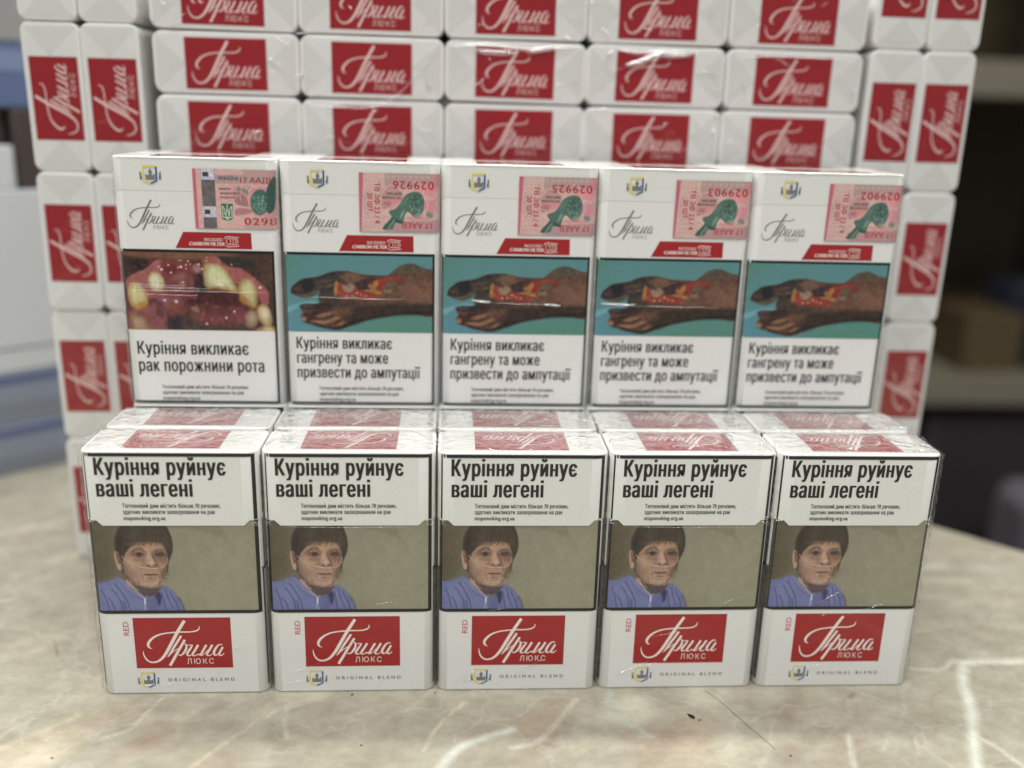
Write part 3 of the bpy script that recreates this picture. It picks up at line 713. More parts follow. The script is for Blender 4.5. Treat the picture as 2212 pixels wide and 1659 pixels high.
def emblem(x0, z0, s, off):
    """crown between towers inside a half yellow, half blue shield; x0,z0 lower left, s mm per traced px"""
    def m(P): return [(x0+(x-142)*s, z0+(1420-y)*s*1.1) for x, y in P]
    grey = [front_poly(m(P), off) for P in (
        [(145,1345),(185,1345),(185,1290),(165,1265),(182,1235),(145,1205)],
        [(503,1342),(545,1342),(548,1200),(512,1230),(522,1262),(503,1290)],
        [(255,1342),(435,1342),(435,1240),(410,1265),(390,1275),(372,1262),(366,1240),(388,1218),(348,1155),(305,1218),(328,1238),(322,1258),(300,1272),(280,1272),(255,1240)])]
    def ribbon(P, w):
        P = m(P); V, F = [], []
        for i, (x, z) in enumerate(P):
            a, c = P[max(i-1, 0)], P[min(i+1, len(P)-1)]
            dx, dz = c[0]-a[0], c[1]-a[1]; L = math.hypot(dx, dz); nx, nz = dz/L*w*s/2*1.15, -dx/L*w*s/2*1.15
            V += [SH((x+nx, face_y(x+nx, off), z+nz)), SH((x-nx, face_y(x-nx, off), z-nz))]
            if i: F.append((2*i-2, 2*i-1, 2*i+1, 2*i))
        return V, F
    yel = ribbon([(470,1120),(215,1120),(214,1240),(216,1366),(342,1414)], 27)
    blu = ribbon([(462,1122),(460,1240),(460,1362),(344,1413)], 27)
    return join(grey), yel, blu

PD = 22.0
WHITE, INK, RED, GREY = (214, 214, 208), (26, 26, 26), (166, 38, 40), (120, 120, 116)
def M(name, kind='front'):
    c = {'card': (222, 222, 218), 'ink': INK, 'red': RED, 'grey': GREY, 'letter': (236, 222, 214), 'yellow': (222, 208, 96), 'blue': (54, 92, 150), 'pale': (214, 214, 206), 'serial': (176, 40, 62), 'green': (52, 84, 76), 'rose': (196, 60, 84)}
    if name == 'red' and kind != 'front': c['red'] = (158, 12, 22)
    if name == 'letter' and kind == 'end': c['letter'] = (234, 206, 200)
    return film_mat(name+'_print', c[name], kind, stripes=(name == 'red'))

# ------------------------------------------------------------------ table
def table_top():
    ys = np.concatenate([np.linspace(-400, -75, 8)[:-1], np.linspace(-75, 150, 200), np.linspace(152, 250, 40), [300]])
    ts = np.concatenate([np.linspace(-600, -150, 8)[:-1], np.linspace(-150, 410, 420), [500, 600]]); ts = (ts+600)/1200
    xe = np.minimum(560, 497-ys)
    c = Canvas(2, 2, 0, 0, 1, 1, (0, 0, 0)); nx, ny = len(ts), len(ys)
    # fine columns stay put, the outer ones stretch to the slanted edge
    xs = -600+ts*1200
    X = np.repeat(xs[None, :], ny, 0); Y = np.repeat(ys[:, None], nx, 1)
    for j in range(ny): X[j] = -600+(xs+600)*(xe[j]+600)/1200
    c.X, c.Y = X, Y; c.C = np.zeros((ny, nx, 3))+np.array((162, 158, 143.))
    def blot(x, y, rx, ry, col, ang=35, soft=1.2, a=.6): c.ell(x, y, rx, ry, col, ang, soft, a)
    r = random.Random(3)
    for i in range(320):
        col = [(184,177,158),(146,137,121),(168,154,136),(154,142,127),(186,180,163),(150,145,130)][r.randrange(6)]
        blot(r.uniform(-260,430), r.uniform(-75,280), r.uniform(3,18), r.uniform(2,7), col, r.uniform(20,70), .8, r.uniform(.25,.6))
    for p, col, a in (((21.7,-26.4,8,4),(156,142,124),.8), ((6,-12,13,6),(166,154,136),.7), ((39,-9,6,2.5),(138,132,116),.7),
                   ((152,-13,14,6),(160,148,130),.7), ((191,-30,16,8),(162,148,130),.6), ((234,-13,12,4),(146,136,120),.7), ((259,-6.8,4,1),(138,122,100),.9),
                   ((179,-13,11,7),(196,196,178),.7), ((210,-3,9,6),(190,190,172),.6), ((-10,-30,14,8),(208,196,170),.6), ((342,34,14,6),(142,132,114),.8), ((-60,60,60,40),(150,146,130),.25)):
        blot(*p[:4], col, 38, 1.1, a)
    for w, pts, col, a in ((1.1, [(39.2,-38.4),(43.3,-32.5),(50.9,-21.3),(60,-10.5)], (206,198,178), .6), (1.0, [(8,-23.8),(15.1,-19.3),(17.3,-12.1),(20.5,-2.6)], (204,196,178), .7),
        (3.0, [(-21.6,-27.6),(-11.2,-18.7),(-4.5,-11.7)], (206,196,172), .5), (1.2, [(63.4,-8.1),(64,-16),(66.3,-25.2)], (190,196,188), .6), (2.4, [(115.3,-40.3),(122.5,-30),(138.7,-22.1)], (206,212,204), .8),
        (.8, [(123.6,-6.7),(115,-19.2),(110.1,-31.9)], (208,196,174), .8), (3.4, [(322,40),(318,30),(315.5,21),(309,9.4),(303.5,-2.1),(299.4,-14.3),(293.5,-25.7),(289.1,-35.1),(284.2,-46),(278,-70)], (210,214,204), .9),
        (1.2, [(289.4,10.6),(300.5,9.6),(307.7,14.8),(314.7,18.7)], (204,204,190), .8), (1.5, [(293.1,-29.3),(296.8,-35.3),(299,-42.1),(306,-60)], (204,204,190), .8), (1.6, [(249.8,-28.3),(247.6,-35.3),(245.5,-43)], (198,202,190), .8),
        (1.6, [(138.2,-31.5),(148.2,-27.1),(158.4,-11.4),(162.2,-6.2)], (200,202,190), .7), (2.0, [(175,-2.4),(172.7,-11.7),(184,-26.8)], (178,190,182), .6), (2.5, [(343,48),(339,38),(342,30),(350,18)], (132,120,102), .5),
        (3.0, [(322,40),(318,60),(326,80),(316,110),(322,150)], (188,196,184), .5), (.35, [(-31.4,36.2),(-26,27),(-21.4,20.5)], (112,106,94), .8), (2.2, [(-200,60),(-140,90),(-90,128),(-60,150)], (204,196,176), .6), (2, [(-180,10),(-110,30),(-60,66)], (198,190,172), .6)):
        c.line(pts, w, col, w*.7+.5, a)
    for i in range(34):
        x, y = r.uniform(-140, 400), r.uniform(-75, 160); L = r.uniform(10, 34); an = R(r.uniform(25, 65))
        P = [(x+L*t*math.cos(an)+r.uniform(-2,2), y+L*t*math.sin(an)+r.uniform(-2,2)) for t in (0, .33, .66, 1)]
        c.line(P, r.uniform(.2, .9), [(204,196,178),(138,126,110),(198,200,188)][r.randrange(3)], 1.6, .5)
    return c, xs, ys, X, Y
def build_table():
    c, xs, ys, X, Y = table_top(); ny, nx = X.shape
    V = [(X[j, i], Y[j, i], 0) for j in range(ny) for i in range(nx)]
    F = [(j*nx+i, j*nx+i+1, (j+1)*nx+i+1, (j+1)*nx+i) for j in range(ny-1) for i in range(nx-1)]
    n0 = len(V)
    rim = [i for i in range(nx)]+[(j)*nx+nx-1 for j in range(1, ny)]+[(ny-1)*nx+i for i in range(nx-2, -1, -1)]+[j*nx for j in range(ny-2, 0, -1)]
    for k in rim: V.append((V[k][0], V[k][1], -28))
    m = len(rim)
    for k in range(m): F.append((rim[(k+1) % m], rim[k], n0+k, n0+(k+1) % m))
    me = mesh('tabletop', V, F)
    at = me.color_attributes.new('print', 'FLOAT_COLOR', 'POINT')
    col = np.ones((len(V), 4), np.float32); col[:n0, :3] = srgb(np.clip(c.C, 0, 255).reshape(-1, 3)); col[n0:, :3] = srgb((170, 160, 140))
    at.data.foreach_set('color', col.ravel())
    m = bpy.data.materials.new('marble'); m.use_nodes = True; N, L = m.node_tree.nodes, m.node_tree.links
    p = N['Principled BSDF']; p.inputs['Roughness'].default_value = .19; p.inputs['Specular IOR Level'].default_value = .5
    a = N.new('ShaderNodeAttribute'); a.attribute_name = 'print'
    geo = N.new('ShaderNodeNewGeometry'); mp = N.new('ShaderNodeMapping'); mp.inputs['Rotation'].default_value = (0, 0, R(-42)); mp.inputs['Scale'].default_value = (75, 105, 60)
    L.new(geo.outputs['Position'], mp.inputs[0])
    n = N.new('ShaderNodeTexNoise'); n.inputs['Scale'].default_value = 1; n.inputs['Detail'].default_value = 9; n.inputs['Roughness'].default_value = .72; n.inputs['Distortion'].default_value = .15; L.new(mp.outputs[0], n.inputs[0])
    rp = N.new('ShaderNodeValToRGB'); e = rp.color_ramp.elements
    e[0].position = .32; e[0].color = (.74, .71, .66, 1); e[1].position = .68; e[1].color = (1.12, 1.12, 1.1, 1)
    L.new(n.outputs[0], rp.inputs[0])
    mx = N.new('ShaderNodeMix'); mx.data_type = 'RGBA'; mx.blend_type = 'MULTIPLY'; mx.inputs[0].default_value = 1
    L.new(a.outputs['Color'], mx.inputs[6]); L.new(rp.outputs[0], mx.inputs[7])
    nd = N.new('ShaderNodeTexNoise'); nd.inputs['Scale'].default_value = 45; nd.inputs['Detail'].default_value = 4; L.new(geo.outputs['Position'], nd.inputs[0])
    ad = N.new('ShaderNodeVectorMath'); ad.operation = 'MULTIPLY_ADD'; ad.inputs[1].default_value = (.035, .035, .035); L.new(nd.outputs['Color'], ad.inputs[0]); L.new(geo.outputs['Position'], ad.inputs[2])
    vo = N.new('ShaderNodeTexVoronoi'); vo.feature = 'DISTANCE_TO_EDGE'; vo.inputs['Scale'].default_value = 21; L.new(ad.outputs[0], vo.inputs[0])
    r2 = N.new('ShaderNodeValToRGB'); e = r2.color_ramp.elements; e[0].position = 0; e[0].color = (.26, .26, .26, 1); e[1].position = .02; e[1].color = (0, 0, 0, 1); L.new(vo.outputs[0], r2.inputs[0])
    mk = N.new('ShaderNodeMix'); mk.data_type = 'RGBA'; mk.blend_type = 'MULTIPLY'; mk.inputs[0].default_value = 1; L.new(r2.outputs[0], mk.inputs[6]); L.new(n.outputs['Color'], mk.inputs[7])
    m3 = N.new('ShaderNodeMix'); m3.data_type = 'RGBA'; m3.inputs[7].default_value = (.66, .64, .56, 1); L.new(mk.outputs[2], m3.inputs[0]); L.new(mx.outputs[2], m3.inputs[6])
    L.new(m3.outputs[2], p.inputs['Base Color'])
    t = thing('table'); tag(t, 'beige marble-patterned tabletop with pale veins that carries all the packs', 'table')
    obj('tabletop', me, m, t)
    lm = plain_mat('dark_metal', (40, 38, 36), .4)
    lb = rounded_box(50, 50, 720, 8, 2, shift=False)
    for x, y in ((-560, -360), (480, -360), (-560, 230), (200, 230)):
        o = obj('leg', lb, lm, t); o.location = (x*MM, y*MM, -.7485)
build_table()
fl = obj('floor', mesh('floor', [(-4000,-3000,-750),(4000,-3000,-750),(4000,3500,-750),(-4000,3500,-750)], [(0,1,2,3)]), plain_mat('floor_tiles', (70, 66, 62), .4, noise=.15)); tag(fl, kind='structure')
wl = obj('wall', mesh('wall', [(-4000,3500,-750),(4000,3500,-750),(4000,3500,2000),(-4000,3500,2000)], [(0,1,2,3)]), plain_mat('wall_paint', (96, 92, 86), .8, noise=.1)); tag(wl, kind='structure')

# ------------------------------------------------------------------ pack pieces
BODY = rounded_box(PW, PD, 88.1, PR)
def lid_mesh(o=.22):
    V, F, S = [], [], []
    def lp(ins):
        pts = []
        for cx, cy, a0 in ((PW-PR, PR, -90), (PW-PR, PD-PR, 0), (PR, PD-PR, 90), (PR, PR, 180)):
            for k in range(7):
                a = R(a0+15*k); pts.append((cx+(PR+o-ins)*math.cos(a), cy+(PR+o-ins)*math.sin(a)))
            if a0 == 180:
                for x in (PR+1.9, PW-PR-1.9): pts.append((x, -o+ins))
        return pts
    base = lp(0); n = len(base)
    def zb(x, y):
        if y < 0 and PR+1 < x < PW-PR-1: return 62.9
        if y < PR: return 64.8
        return 64.8+(77-64.8)*(y-PR)/(PD-PR)
    V += [(x*1.0, y, zb(x, y)) for x, y in base]
    for ins, z in ((0, 88.0), (.2, 88.4), (.7, 88.6)): V += [(x, y, z) for x, y in lp(ins)]
    for i in range(3):
        for j in range(n):
            k = (j+1) % n; F.append((i*n+j, i*n+k, (i+1)*n+k, (i+1)*n+j))
            flat = i == 0 and (abs(base[j][0]-base[k][0]) > 6 or abs(base[j][1]-base[k][1]) > 6); S.append(not flat)
    F.append(tuple(3*n+j for j in range(n))); S.append(False)
    return mesh('lid', [SH(p) for p in V], F, S)
LID = lid_mesh()
LID_FLAT = lid_mesh(.06)
def side_strip(y0, y1, z0, z1, side, off=.26, nz=1):
    V, F = [], []
    ys = np.linspace(y0, y1, 7)
    for z in (z0, z1):
        for y in ys:
            x = PR-math.sqrt(max(PR*PR-(PR-y)**2, 0)) if y < PR else 0
            nxv = -1 if y >= PR else -math.sqrt(max(0, 1-((PR-y)/PR)**2)); nyv = 0 if y >= PR else -(PR-y)/PR
            px, py = x+nxv*off, y+nyv*off
            V.append(SH((px if side < 0 else PW-px, py, z)))
    for i in range(6): F.append((i, i+1, 8+i, 7+i))
    return V, F
def M3(name, VF, mat, parent): return obj(name, mesh(name, *VF), mat, parent)
def top_label(parent, z, flip, kind='top'):
    """red label on the pack's end; its script reads with its head towards the pack's front"""
    w, h = 31., 18.0; x0, y0 = 12.0, 2.6
    def T(x, y, o): # label units -> pack
        X, Y = x0+w-x, y0+h-y
        if flip: X, Y = PW-X, PD-Y
        return SH((X, Y, z+o))
    lab = M3('red_label', ([T(0,0,.05), T(w,0,.05), T(w,h,.05), T(0,h,.05)], [(0,1,2,3)]), M('red', kind), parent)
    V, F = brand(w, h)
    M3('brand_lettering', ([T(x, y, .09+d) for x, y, d in V], F), M('letter', kind), lab)
SMALL = [('Тютюновий дим містить більше 70 речовин,', 0, 31.0), ('здатних викликати захворювання на рак', 1, 29.2), ('stopsmoking.org.ua', 2, 13.3)]

def make_front_pack():
    t = thing('cigarette_pack')
    obj('body', BODY, M('card'), t); obj('lid', LID, film_mat('lid_card', (220, 221, 215), 'front'), t)
    o1, o2 = .06, .27
    fr = join([strip(.5, 1.5, 31, 64.6, .12, 8), strip(53.5, 54.6, 31, 64.6, .12, 8), strip(.5, 54.6, 30.9, 32.05, .13, 40),
               strip(.5, 1.5, 65.0, 87.8, .31, 8), strip(53.5, 54.6, 65.0, 87.8, .31, 8), strip(.5, 54.6, 86.8, 87.95, .32, 40)])
    M3('warning_frame', fr, M('ink'), t)
    sd = []
    for s in (-1, 1):
        sd += [side_strip(1.5, 3.6 if s < 0 else 2.2, 2.5, 46.2, s, .13), side_strip(2.5, 3.9 if s < 0 else 3.1, 47, 64.0, s, .13), side_strip(2.6, 3.9 if s < 0 else 3.2, 66.5, 86.5, s, .33)]
        a, f = side_strip(1.4, 9.0, 46, 47.2, s, .14); sd.append((a, f))
        sd += [side_strip(PR, PD-PR, 2.5, 3.4, s, .06)]
    for q in (0, 5): M3('side_frame', join(sd[q:q+5]), M('ink'), t)
    painted('warning_picture', PIC['patient'], 1.3, 53.7, 31.9, 65.2, o1, 'front', t)
    wl = M3('warning_lettering', join([text('Куріння руйнує', 4.3, 45.5, 80.5, 5.5, o2+.03, bold=.11, fat=.016, spacing=1.14), text('ваші легені', 4.4, 34.7, 73.1, 5.5, o2+.03, bold=.11, fat=.016, spacing=1.14)]), M('ink'), t)
    M3('small_print', join([text(s, 12.1, 12.1+w, 69.2-2.15*i, 1.4, o2+.03, bold=.05, spacing=1.06) for s, i, w in SMALL]), M('ink'), t)
    lab = M3('red_label', strip(11.8, 43.9, 10.1, 29.25, .05), M('red'), t)
    M3('brand_lettering', on_front(brand(32, 19.13, 1.06), 11.8, 10.1, .09), M('letter'), lab)
    M3('flavour_lettering', text('RED', 22.7, 27.8, 10.3, 1.75, .06, rot=1, fat=.0) if False else rot_text('RED', 10.3, 22.7, 5.1, 1.8), M('rose'), t)
    M3('blend_lettering', text('ORIGINAL BLEND', 21.8, 44.1, 4.95, 1.15, .06, bold=.05, spacing=1.7), M('grey'), t)
    g, y, b = emblem(11.75, 2.5, 7.1/406, .06)
    e = M3('emblem', g, M('grey'), t); M3('shield_edge', y, M('yellow'), e)
    q = M3('shield_edge', b, M('blue'), e)
    top_label(t, 88.6, False)
    return t
def rot_text(s, x, z0, length, cap, off=.06, dirn=1, **k):
    """lettering running up (dirn 1) or down (-1) the face; x is the baseline"""
    V, F = glyphs(s, k.get('spacing', 1.0), k.get('fat', 0), 0); Hh = glyphs('H')[0][:, 1].max()
    mn, mx = V[:, 0].min(), V[:, 0].max(); a = length/(mx-mn)
    return [SH((x-v[1]*cap/Hh*dirn, -off, z0+(v[0]-mn)*a*dirn)) for v in V], F

def make_back_pack(kind):
    t = thing('cigarette_pack'); o = .27
    obj('body', BODY, M('card'), t)
    l = obj('lid', LID_FLAT, film_mat('lid_card', (220, 221, 215), 'front'), t); l.rotation_euler = (0, 0, math.pi)
    g, y, b = emblem(9.6, 79.3, 7.2/406, o)
    e = M3('emblem', g, M('grey'), t); M3('shield_edge', y, M('yellow'), e); M3('shield_edge', b, M('blue'), e)
    M3('brand_lettering', on_front(brand(19.0, 11.6, 1.05), 1.2+1.5, 62.9, .06), M('grey'), t)
    bn = M3('filter_banner', front_poly([(19.9, 57.4), (46.3, 57.4), (46.2, 63.1), (22.9, 63.1)], .05), M('red'), t)
    M3('banner_lettering', join([text('RECESSED', 30.0, 36.3, 60.1, .95, .09), text('CARBON FILTER', 24.7, 36.9, 58.5, 1.15, .09, bold=.07, shear=.2)]), M('letter'), bn)
    ic = []
    def tube2(P, w=.16):
        V, F = [], []
        for i, (x, z) in enumerate(P):
            a, c = P[max(i-1, 0)], P[min(i+1, len(P)-1)]; dx, dz = c[0]-a[0], c[1]-a[1]; L = math.hypot(dx, dz) or 1
            V += [SH((x-dz/L*w/2, -.09, z+dx/L*w/2)), SH((x+dz/L*w/2, -.09, z-dx/L*w/2))]
            if i: F.append((2*i-2, 2*i-1, 2*i+1, 2*i))
        ic.append((V, F))
    for cx, rx, a0, a1 in ((38.3, .75, 0, 360), (39.3, .7, -90, 90), (40.2, .7, -90, 90), (40.8, .7, -90, 90)):
        tube2([(cx+rx*math.cos(R(a)), 60.0+1.05*math.sin(R(a))) for a in np.linspace(a0, a1, 16)])
    tube2([(36.9, 60.9), (37.4, 61.5), (38.2, 61.75), (41.9, 61.4)], .22); tube2([(37.2, 58.7), (37.7, 58.3), (38.4, 58.15), (41.9, 58.5)], .22)
    tube2([(38.3, 61.05), (40.9, 61.05)]); tube2([(38.3, 58.95), (40.9, 58.95)])
    M3('filter_drawing', join(ic), M('letter'), bn)
    hand = kind == 'hand'
    M3('warning_frame', join([strip(.35, .95, 1.1, 56.8, .08, 5), strip(53.0, 53.8, 1.1, 56.8, .08, 5), strip(.35, 53.8, 55.9, 56.85, .09, 40), strip(.35, 53.8, .7, 1.5, .09, 40)]), M('ink'), t)
    painted('warning_picture', PIC[kind], .9, 53.1, 28.0, 55.95, .06, 'front', t)
    if hand:
        L = [('Куріння викликає', 21.8, 34.5, 4.0), ('гангрену та може', 16.3, 33.0, 4.0), ('призвести до ампутації', 10.8, 44.8, 4.0)]
    else: L = [('Куріння викликає', 19.0, 39.4, 4.5), ('рак порожнини рота', 12.6, 44.7, 4.5)]
    M3('warning_lettering', join([text(s, 3.9, 3.9+w, b, c, .06, bold=.075, fat=.008, spacing=1.1) for s, b, w, c in L]), M('ink'), t)
    M3('small_print', join([text(s, 11.6, 11.6+w, 6.1-2.1*i, 1.3, .06, bold=.05, spacing=1.06) for s, i, w in SMALL]), M('ink'), t)
    st = painted('excise_stamp', PIC['pipe' if hand else 'emblem'], 27.4, 55.4, 64.5, 84.8, .33, 'front', t)
    top_label(t, 88.6, True)
    return t, st
def stamp_pt(x, y, hand):
    if hand: u, v = (x-80-(y-135)*.043)/1480, (y-135)/1055
    else: u, v = (x-75-(y-160)*.0688)/1425, (y-160)/945
    return 27.4+28.0*u, 84.8-20.3*v
def flip_text(s, x_right, z_top, length, cap, off, **k):
    V, F = text(s, 0, length, 0, cap, off, surf='flat', **k)
    return [SH((x_right-x, -off-d, z_top-y)) for x, y, d in V], F
def stamp_letters(st, serial, hand):
    off = .36
    if hand:
        a = lambda x, y: stamp_pt(x, y, True)
        x, z = a(1455, 270); m = flip_text(serial, x, z, 14.2, 2.75, off, bold=.03, spacing=1.15)
        x2, z2 = a(1440, 1010); n = flip_text('17 ААЕВ', x2+.2, z2, 10.4, 1.95, off, bold=.03)
        xa, za = a(370, 300); p1 = down_text('ТВ ЗФ 23 / 4', xa, za, 14.2, 1.75, off); xb, zb_ = a(245, 480); p2 = down_text('20 ШТ.', xb, zb_, 7.3, 1.7, off)
        M3('serial_lettering', join([m, n, p1, p2]), M('serial'), st)
        x3, z3 = a(875, 475); x4, z4 = a(878, 545)
        M3('stamp_lettering', join([flip_text('ВИРОБИ', x3, z3, 5.2, .8, off, bold=.06), flip_text('ТЮТЮНОВІ', x4, z4, 6.9, .8, off, bold=.06)]), M('green'), st)
    else:
        b = lambda x, y: stamp_pt(x, y, False)
        x, z = b(905, 362); x2, z2 = b(990, 1035)
        M3('serial_lettering', join([text('17 ААДК', x, 55.0, z, 1.75, off, bold=.03), text(serial, x2, 55.2, z2, 2.4, off, bold=.03, spacing=1.15)]), M('serial'), st)
        parts = []
        for s, px, py, w, c in (('УКРАЇНА', 520, 330, 7.0, 1.15), ('МАРКА', 545, 487, 4.0, .75), ('АКЦИЗНОГО', 555, 557, 6.8, .75), ('ПОДАТКУ', 555, 622, 5.2, .75)):
            x, z = b(px, py); parts.append(text(s, x, x+w, z, c, off, bold=.06))
        M3('stamp_lettering', join(parts), film_mat('violet_print', (72, 62, 80), 'front'), st)
def down_text(s, x, z, length, cap, off):
    V, F = text(s, 0, length, 0, cap, off, bold=.03, surf='flat')
    return [SH((x+y, -off-d, z-q)) for q, y, d in V], F

def make_end_pack():
    """a pack lying with its printed end towards the viewer, origin in the middle of that end"""
    t = thing('cigarette_pack')
    me = rounded_box(PW, PD, 88, 3.7, .55); co = np.zeros(len(me.vertices)*3); me.vertices.foreach_get('co', co); co = co.reshape(-1, 3)
    me.vertices.foreach_set('co', np.stack([co[:, 0], .088-co[:, 2], co[:, 1]], 1).ravel()); me.flip_normals() if False else None; me.update()
    obj('body', me, M('card', 'end'), t)
    w, h = 31., 18.2; x0, z0 = -PW/2+12.0, -PD/2+1.7
    lab = M3('red_label', ([(x0,-.05,z0),(x0+w,-.05,z0),(x0+w,-.05,z0+h),(x0,-.05,z0+h)], [(0,1,2,3)]), M('red', 'end'), t)
    V, F = brand(w, h, 1.0); M3('brand_lettering', ([(x0+x, -.09-d, z0+y) for x, y, d in V], F), M('letter', 'end'), lab)
    for s in (-1, 1):
        X = s*(PW/2-1.2); Zt = PD/2-1.0; k = s*(PW/2-12.6)
        ff = M3('film_fold', ([(X,-.16,-Zt),(X,-.16,Zt),(k,-.22,.6*s)], [(0,1,2)]), FOLD, t)
    return t
FOLD = clear_film('folded_film', .4, .25, .6, 70)
_n = FOLD.node_tree
def add_haze_diffuse(m, k):
    N, L = m.node_tree.nodes, m.node_tree.links; out = N['Material Output']; src = out.inputs[0].links[0].from_socket
    d = N.new('ShaderNodeBsdfDiffuse'); d.inputs[0].default_value = (.8, .8, .78, 1)
    x = N.new('ShaderNodeMixShader'); x.inputs[0].default_value = k; L.new(src, x.inputs[1]); L.new(d.outputs[0], x.inputs[2]); L.new(x.outputs[0], out.inputs[0])
add_haze_diffuse(FOLD, .10)
RIM = clear_film('film_crease_and_glint', 1.6, .16, .4, 120, base=.22)  # reflection floor raised so the ridges read as bright streaks
add_haze_diffuse(RIM, .10)
SOFT = clear_film('soft_crease', 1.2, .14, .4, 120, base=.07)
GAP = clear_film('bundle_film', .7, .07, .8, 90)

PIC = {'patient': pic_patient(), 'hand': pic_hand(), 'mouth': pic_mouth(), 'pipe': pic_stamp_pipe(), 'emblem': pic_stamp_emblem()}
rnd = random.Random(7)
ORD = ['leftmost', 'second from the left', 'middle', 'second from the right', 'rightmost']
def put(o, x, y, z, a=0.):
    o.location = ((x+PW/2)*MM, (y+PD/2)*MM, z*MM); o.rotation_euler = (0, 0, R(a))

# ------------------------------------------------------------------ packs standing in front
front0 = make_front_pack()
mouth0, st0 = make_back_pack('mouth'); stamp_letters(st0, '0298', False)
hand0, sth = make_back_pack('hand')
end0 = make_end_pack()
def film_sheet(x0, x1, y0, y1, nx, ny, amp, seed, edge=.15):
    r = random.Random(seed); H = np.zeros((ny+1, nx+1))
    for _ in range(22):                       # sharp folds in random directions
        a = r.uniform(0, math.pi); px, py = r.uniform(0, 1), r.uniform(0, 1); w = r.uniform(.03, .12); h = r.uniform(-.6, 1)*amp
        for j in range(ny+1):
            for i in range(nx+1):
                u, v = i/nx, j/ny; d = (u-px)*math.cos(a)*1.6+(v-py)*math.sin(a); t = -(u-px)*math.sin(a)+(v-py)*math.cos(a)
                if abs(t) < .45: H[j, i] += h*max(0, 1-abs(d)/w)*(1-abs(t)/.45)
    V, F = [], []
    for j in range(ny+1):
        for i in range(nx+1):
            e = min(i, nx-i, j, ny-j); k = min(1, e/1.5)
            V.append((x0+(x1-x0)*(i+(r.uniform(-.3,.3) if e else 0))/nx, y0+(y1-y0)*(j+(r.uniform(-.3,.3) if e else 0))/ny, (abs(H[j, i])+edge+r.uniform(0, amp*.25))*k+.02))
    for j in range(ny):
        for i in range(nx):
            a = j*(nx+1)+i
            if r.random() < .5: F += [(a, a+1, a+nx+2), (a, a+nx+2, a+nx+1)]
            else: F += [(a, a+1, a+nx+1), (a+1, a+nx+2, a+nx+1)]
    return V, F
TOPFILM = clear_film('crinkled_film', 1.4, .05, .25, 160); add_haze_diffuse(TOPFILM, .05)
ENDFILM = clear_film('end_film', .7, .07, .2, 120, base=0)
TF = [mesh('top_film', [(x, y, z+88.75) for x, y, z in V], F) for V, F in (film_sheet(-PW/2+.8, PW/2-.8, -PD/2+.7, PD/2-.5, 26, 11, .55, 40+k) for k in range(6))]
EF = [mesh('end_film', [(x, -.3-z, y) for x, y, z in V], F) for V, F in (film_sheet(-PW/2+1.2, PW/2-1.2, -PD/2+1, PD/2-1, 18, 8, .5, 60+k) for k in range(5))]
index_kids()
def add_film(o, k, top=True): obj('clear_film', (TF if top else EF)[k % (6 if top else 5)], TOPFILM if top else ENDFILM, o)
PITCH = 56.676
fjit = [(0,0,0),(.1,.1,.15),(0,-.1,-.1),(.1,.15,.2),(0,0,-.15)]
for i in range(5):
    o = front0 if i == 0 else copy_tree(front0)
    put(o, .4+i*PITCH, fjit[i][1], 0, fjit[i][2])
    add_film(o, i)
    tag(o, '%s pack of the lower front row, patient picture with oxygen tube' % ORD[i], 'cigarette pack', 'packs standing in the lower front row')
for i in range(5):
    o = copy_tree(front0); put(o, .3+i*PITCH+rnd.uniform(-.2,.2), 23.2+rnd.uniform(-.1,.2), 0, rnd.uniform(-.2,.2))
    add_film(o, i+2)
    tag(o, '%s pack behind the front row, only its red-labelled top showing' % ORD[i], 'cigarette pack', 'packs in the second lower row')
for r in range(2):
    for i in range(5):
        o = copy_tree(front0); put(o, 1.2+i*55.93, 49.1+r*23.1, 0)
        tag(o, 'hidden pack in the lower block under the upper warning row', 'cigarette pack', 'hidden packs carrying the upper rows')
serial = ['0298', '029926', '029925', '029903', '029902']
UP = {0: -.1, 1: .55, 2: .5, 3: .45, 4: .3}
hands = [hand0]+[copy_tree(hand0) for _ in range(3)]
for i in range(5):
    o = mouth0 if i == 0 else hands[i-1]
    put(o, 1.116+UP[i]+i*55.93, 49.1, 88.65, [0, .15, -.1, .1, -.1][i])
    if i:
        st = [c for c in COL.objects if c.parent == o and c.name.startswith('excise_stamp')][0]
        stamp_letters(st, serial[i], True)
    tag(o, 'upper pack at far left with diseased teeth picture and silver-striped stamp' if i == 0 else
        '%s upper pack with the blackened hand picture, stamp number %s' % ({1: 'first', 2: 'second', 3: 'third', 4: 'rightmost'}[i], serial[i]), 'cigarette pack', 'packs standing in the upper row')
for i in range(5):
    o = copy_tree(front0); put(o, 1.5+i*55.93, 72.4, 88.65)
    tag(o, '%s pack behind the upper row, only its top edge in view' % ORD[i], 'cigarette pack', 'packs in the second upper row')

# ------------------------------------------------------------------ wall of packs lying behind
YW = 102.9
def lay(o, cx, cz, up=False, dy=0.):
    if not up: o.scale = (1.004, 1, 1.045)
    o.location = (cx*MM, (YW+dy)*MM, cz*MM); o.rotation_euler = (0, R(-90)+R(rnd.uniform(-.3,.3)) if up else R(rnd.uniform(-.35,.35)), R(rnd.uniform(-.2,.2)))
used = False
rowname = ['top', 'second', 'third', 'fourth', 'fifth', 'sixth', 'seventh', 'eighth']
for k in range(-1, 7):
    for i in range(5):
        o = end0 if not used else copy_tree(end0); used = True
        lay(o, 1.785+56.02*(i+.5)+rnd.uniform(-.2,.2), 221.9-23.6*(k+.5), False, rnd.uniform(-.4,.5))
        if k < 3: add_film(o, rnd.randrange(5), False)
        tag(o, '%s lying pack in the %s row of the wall, red label upright' % (ORD[i], rowname[k+1]), 'cigarette pack', 'packs lying flat in the wall')
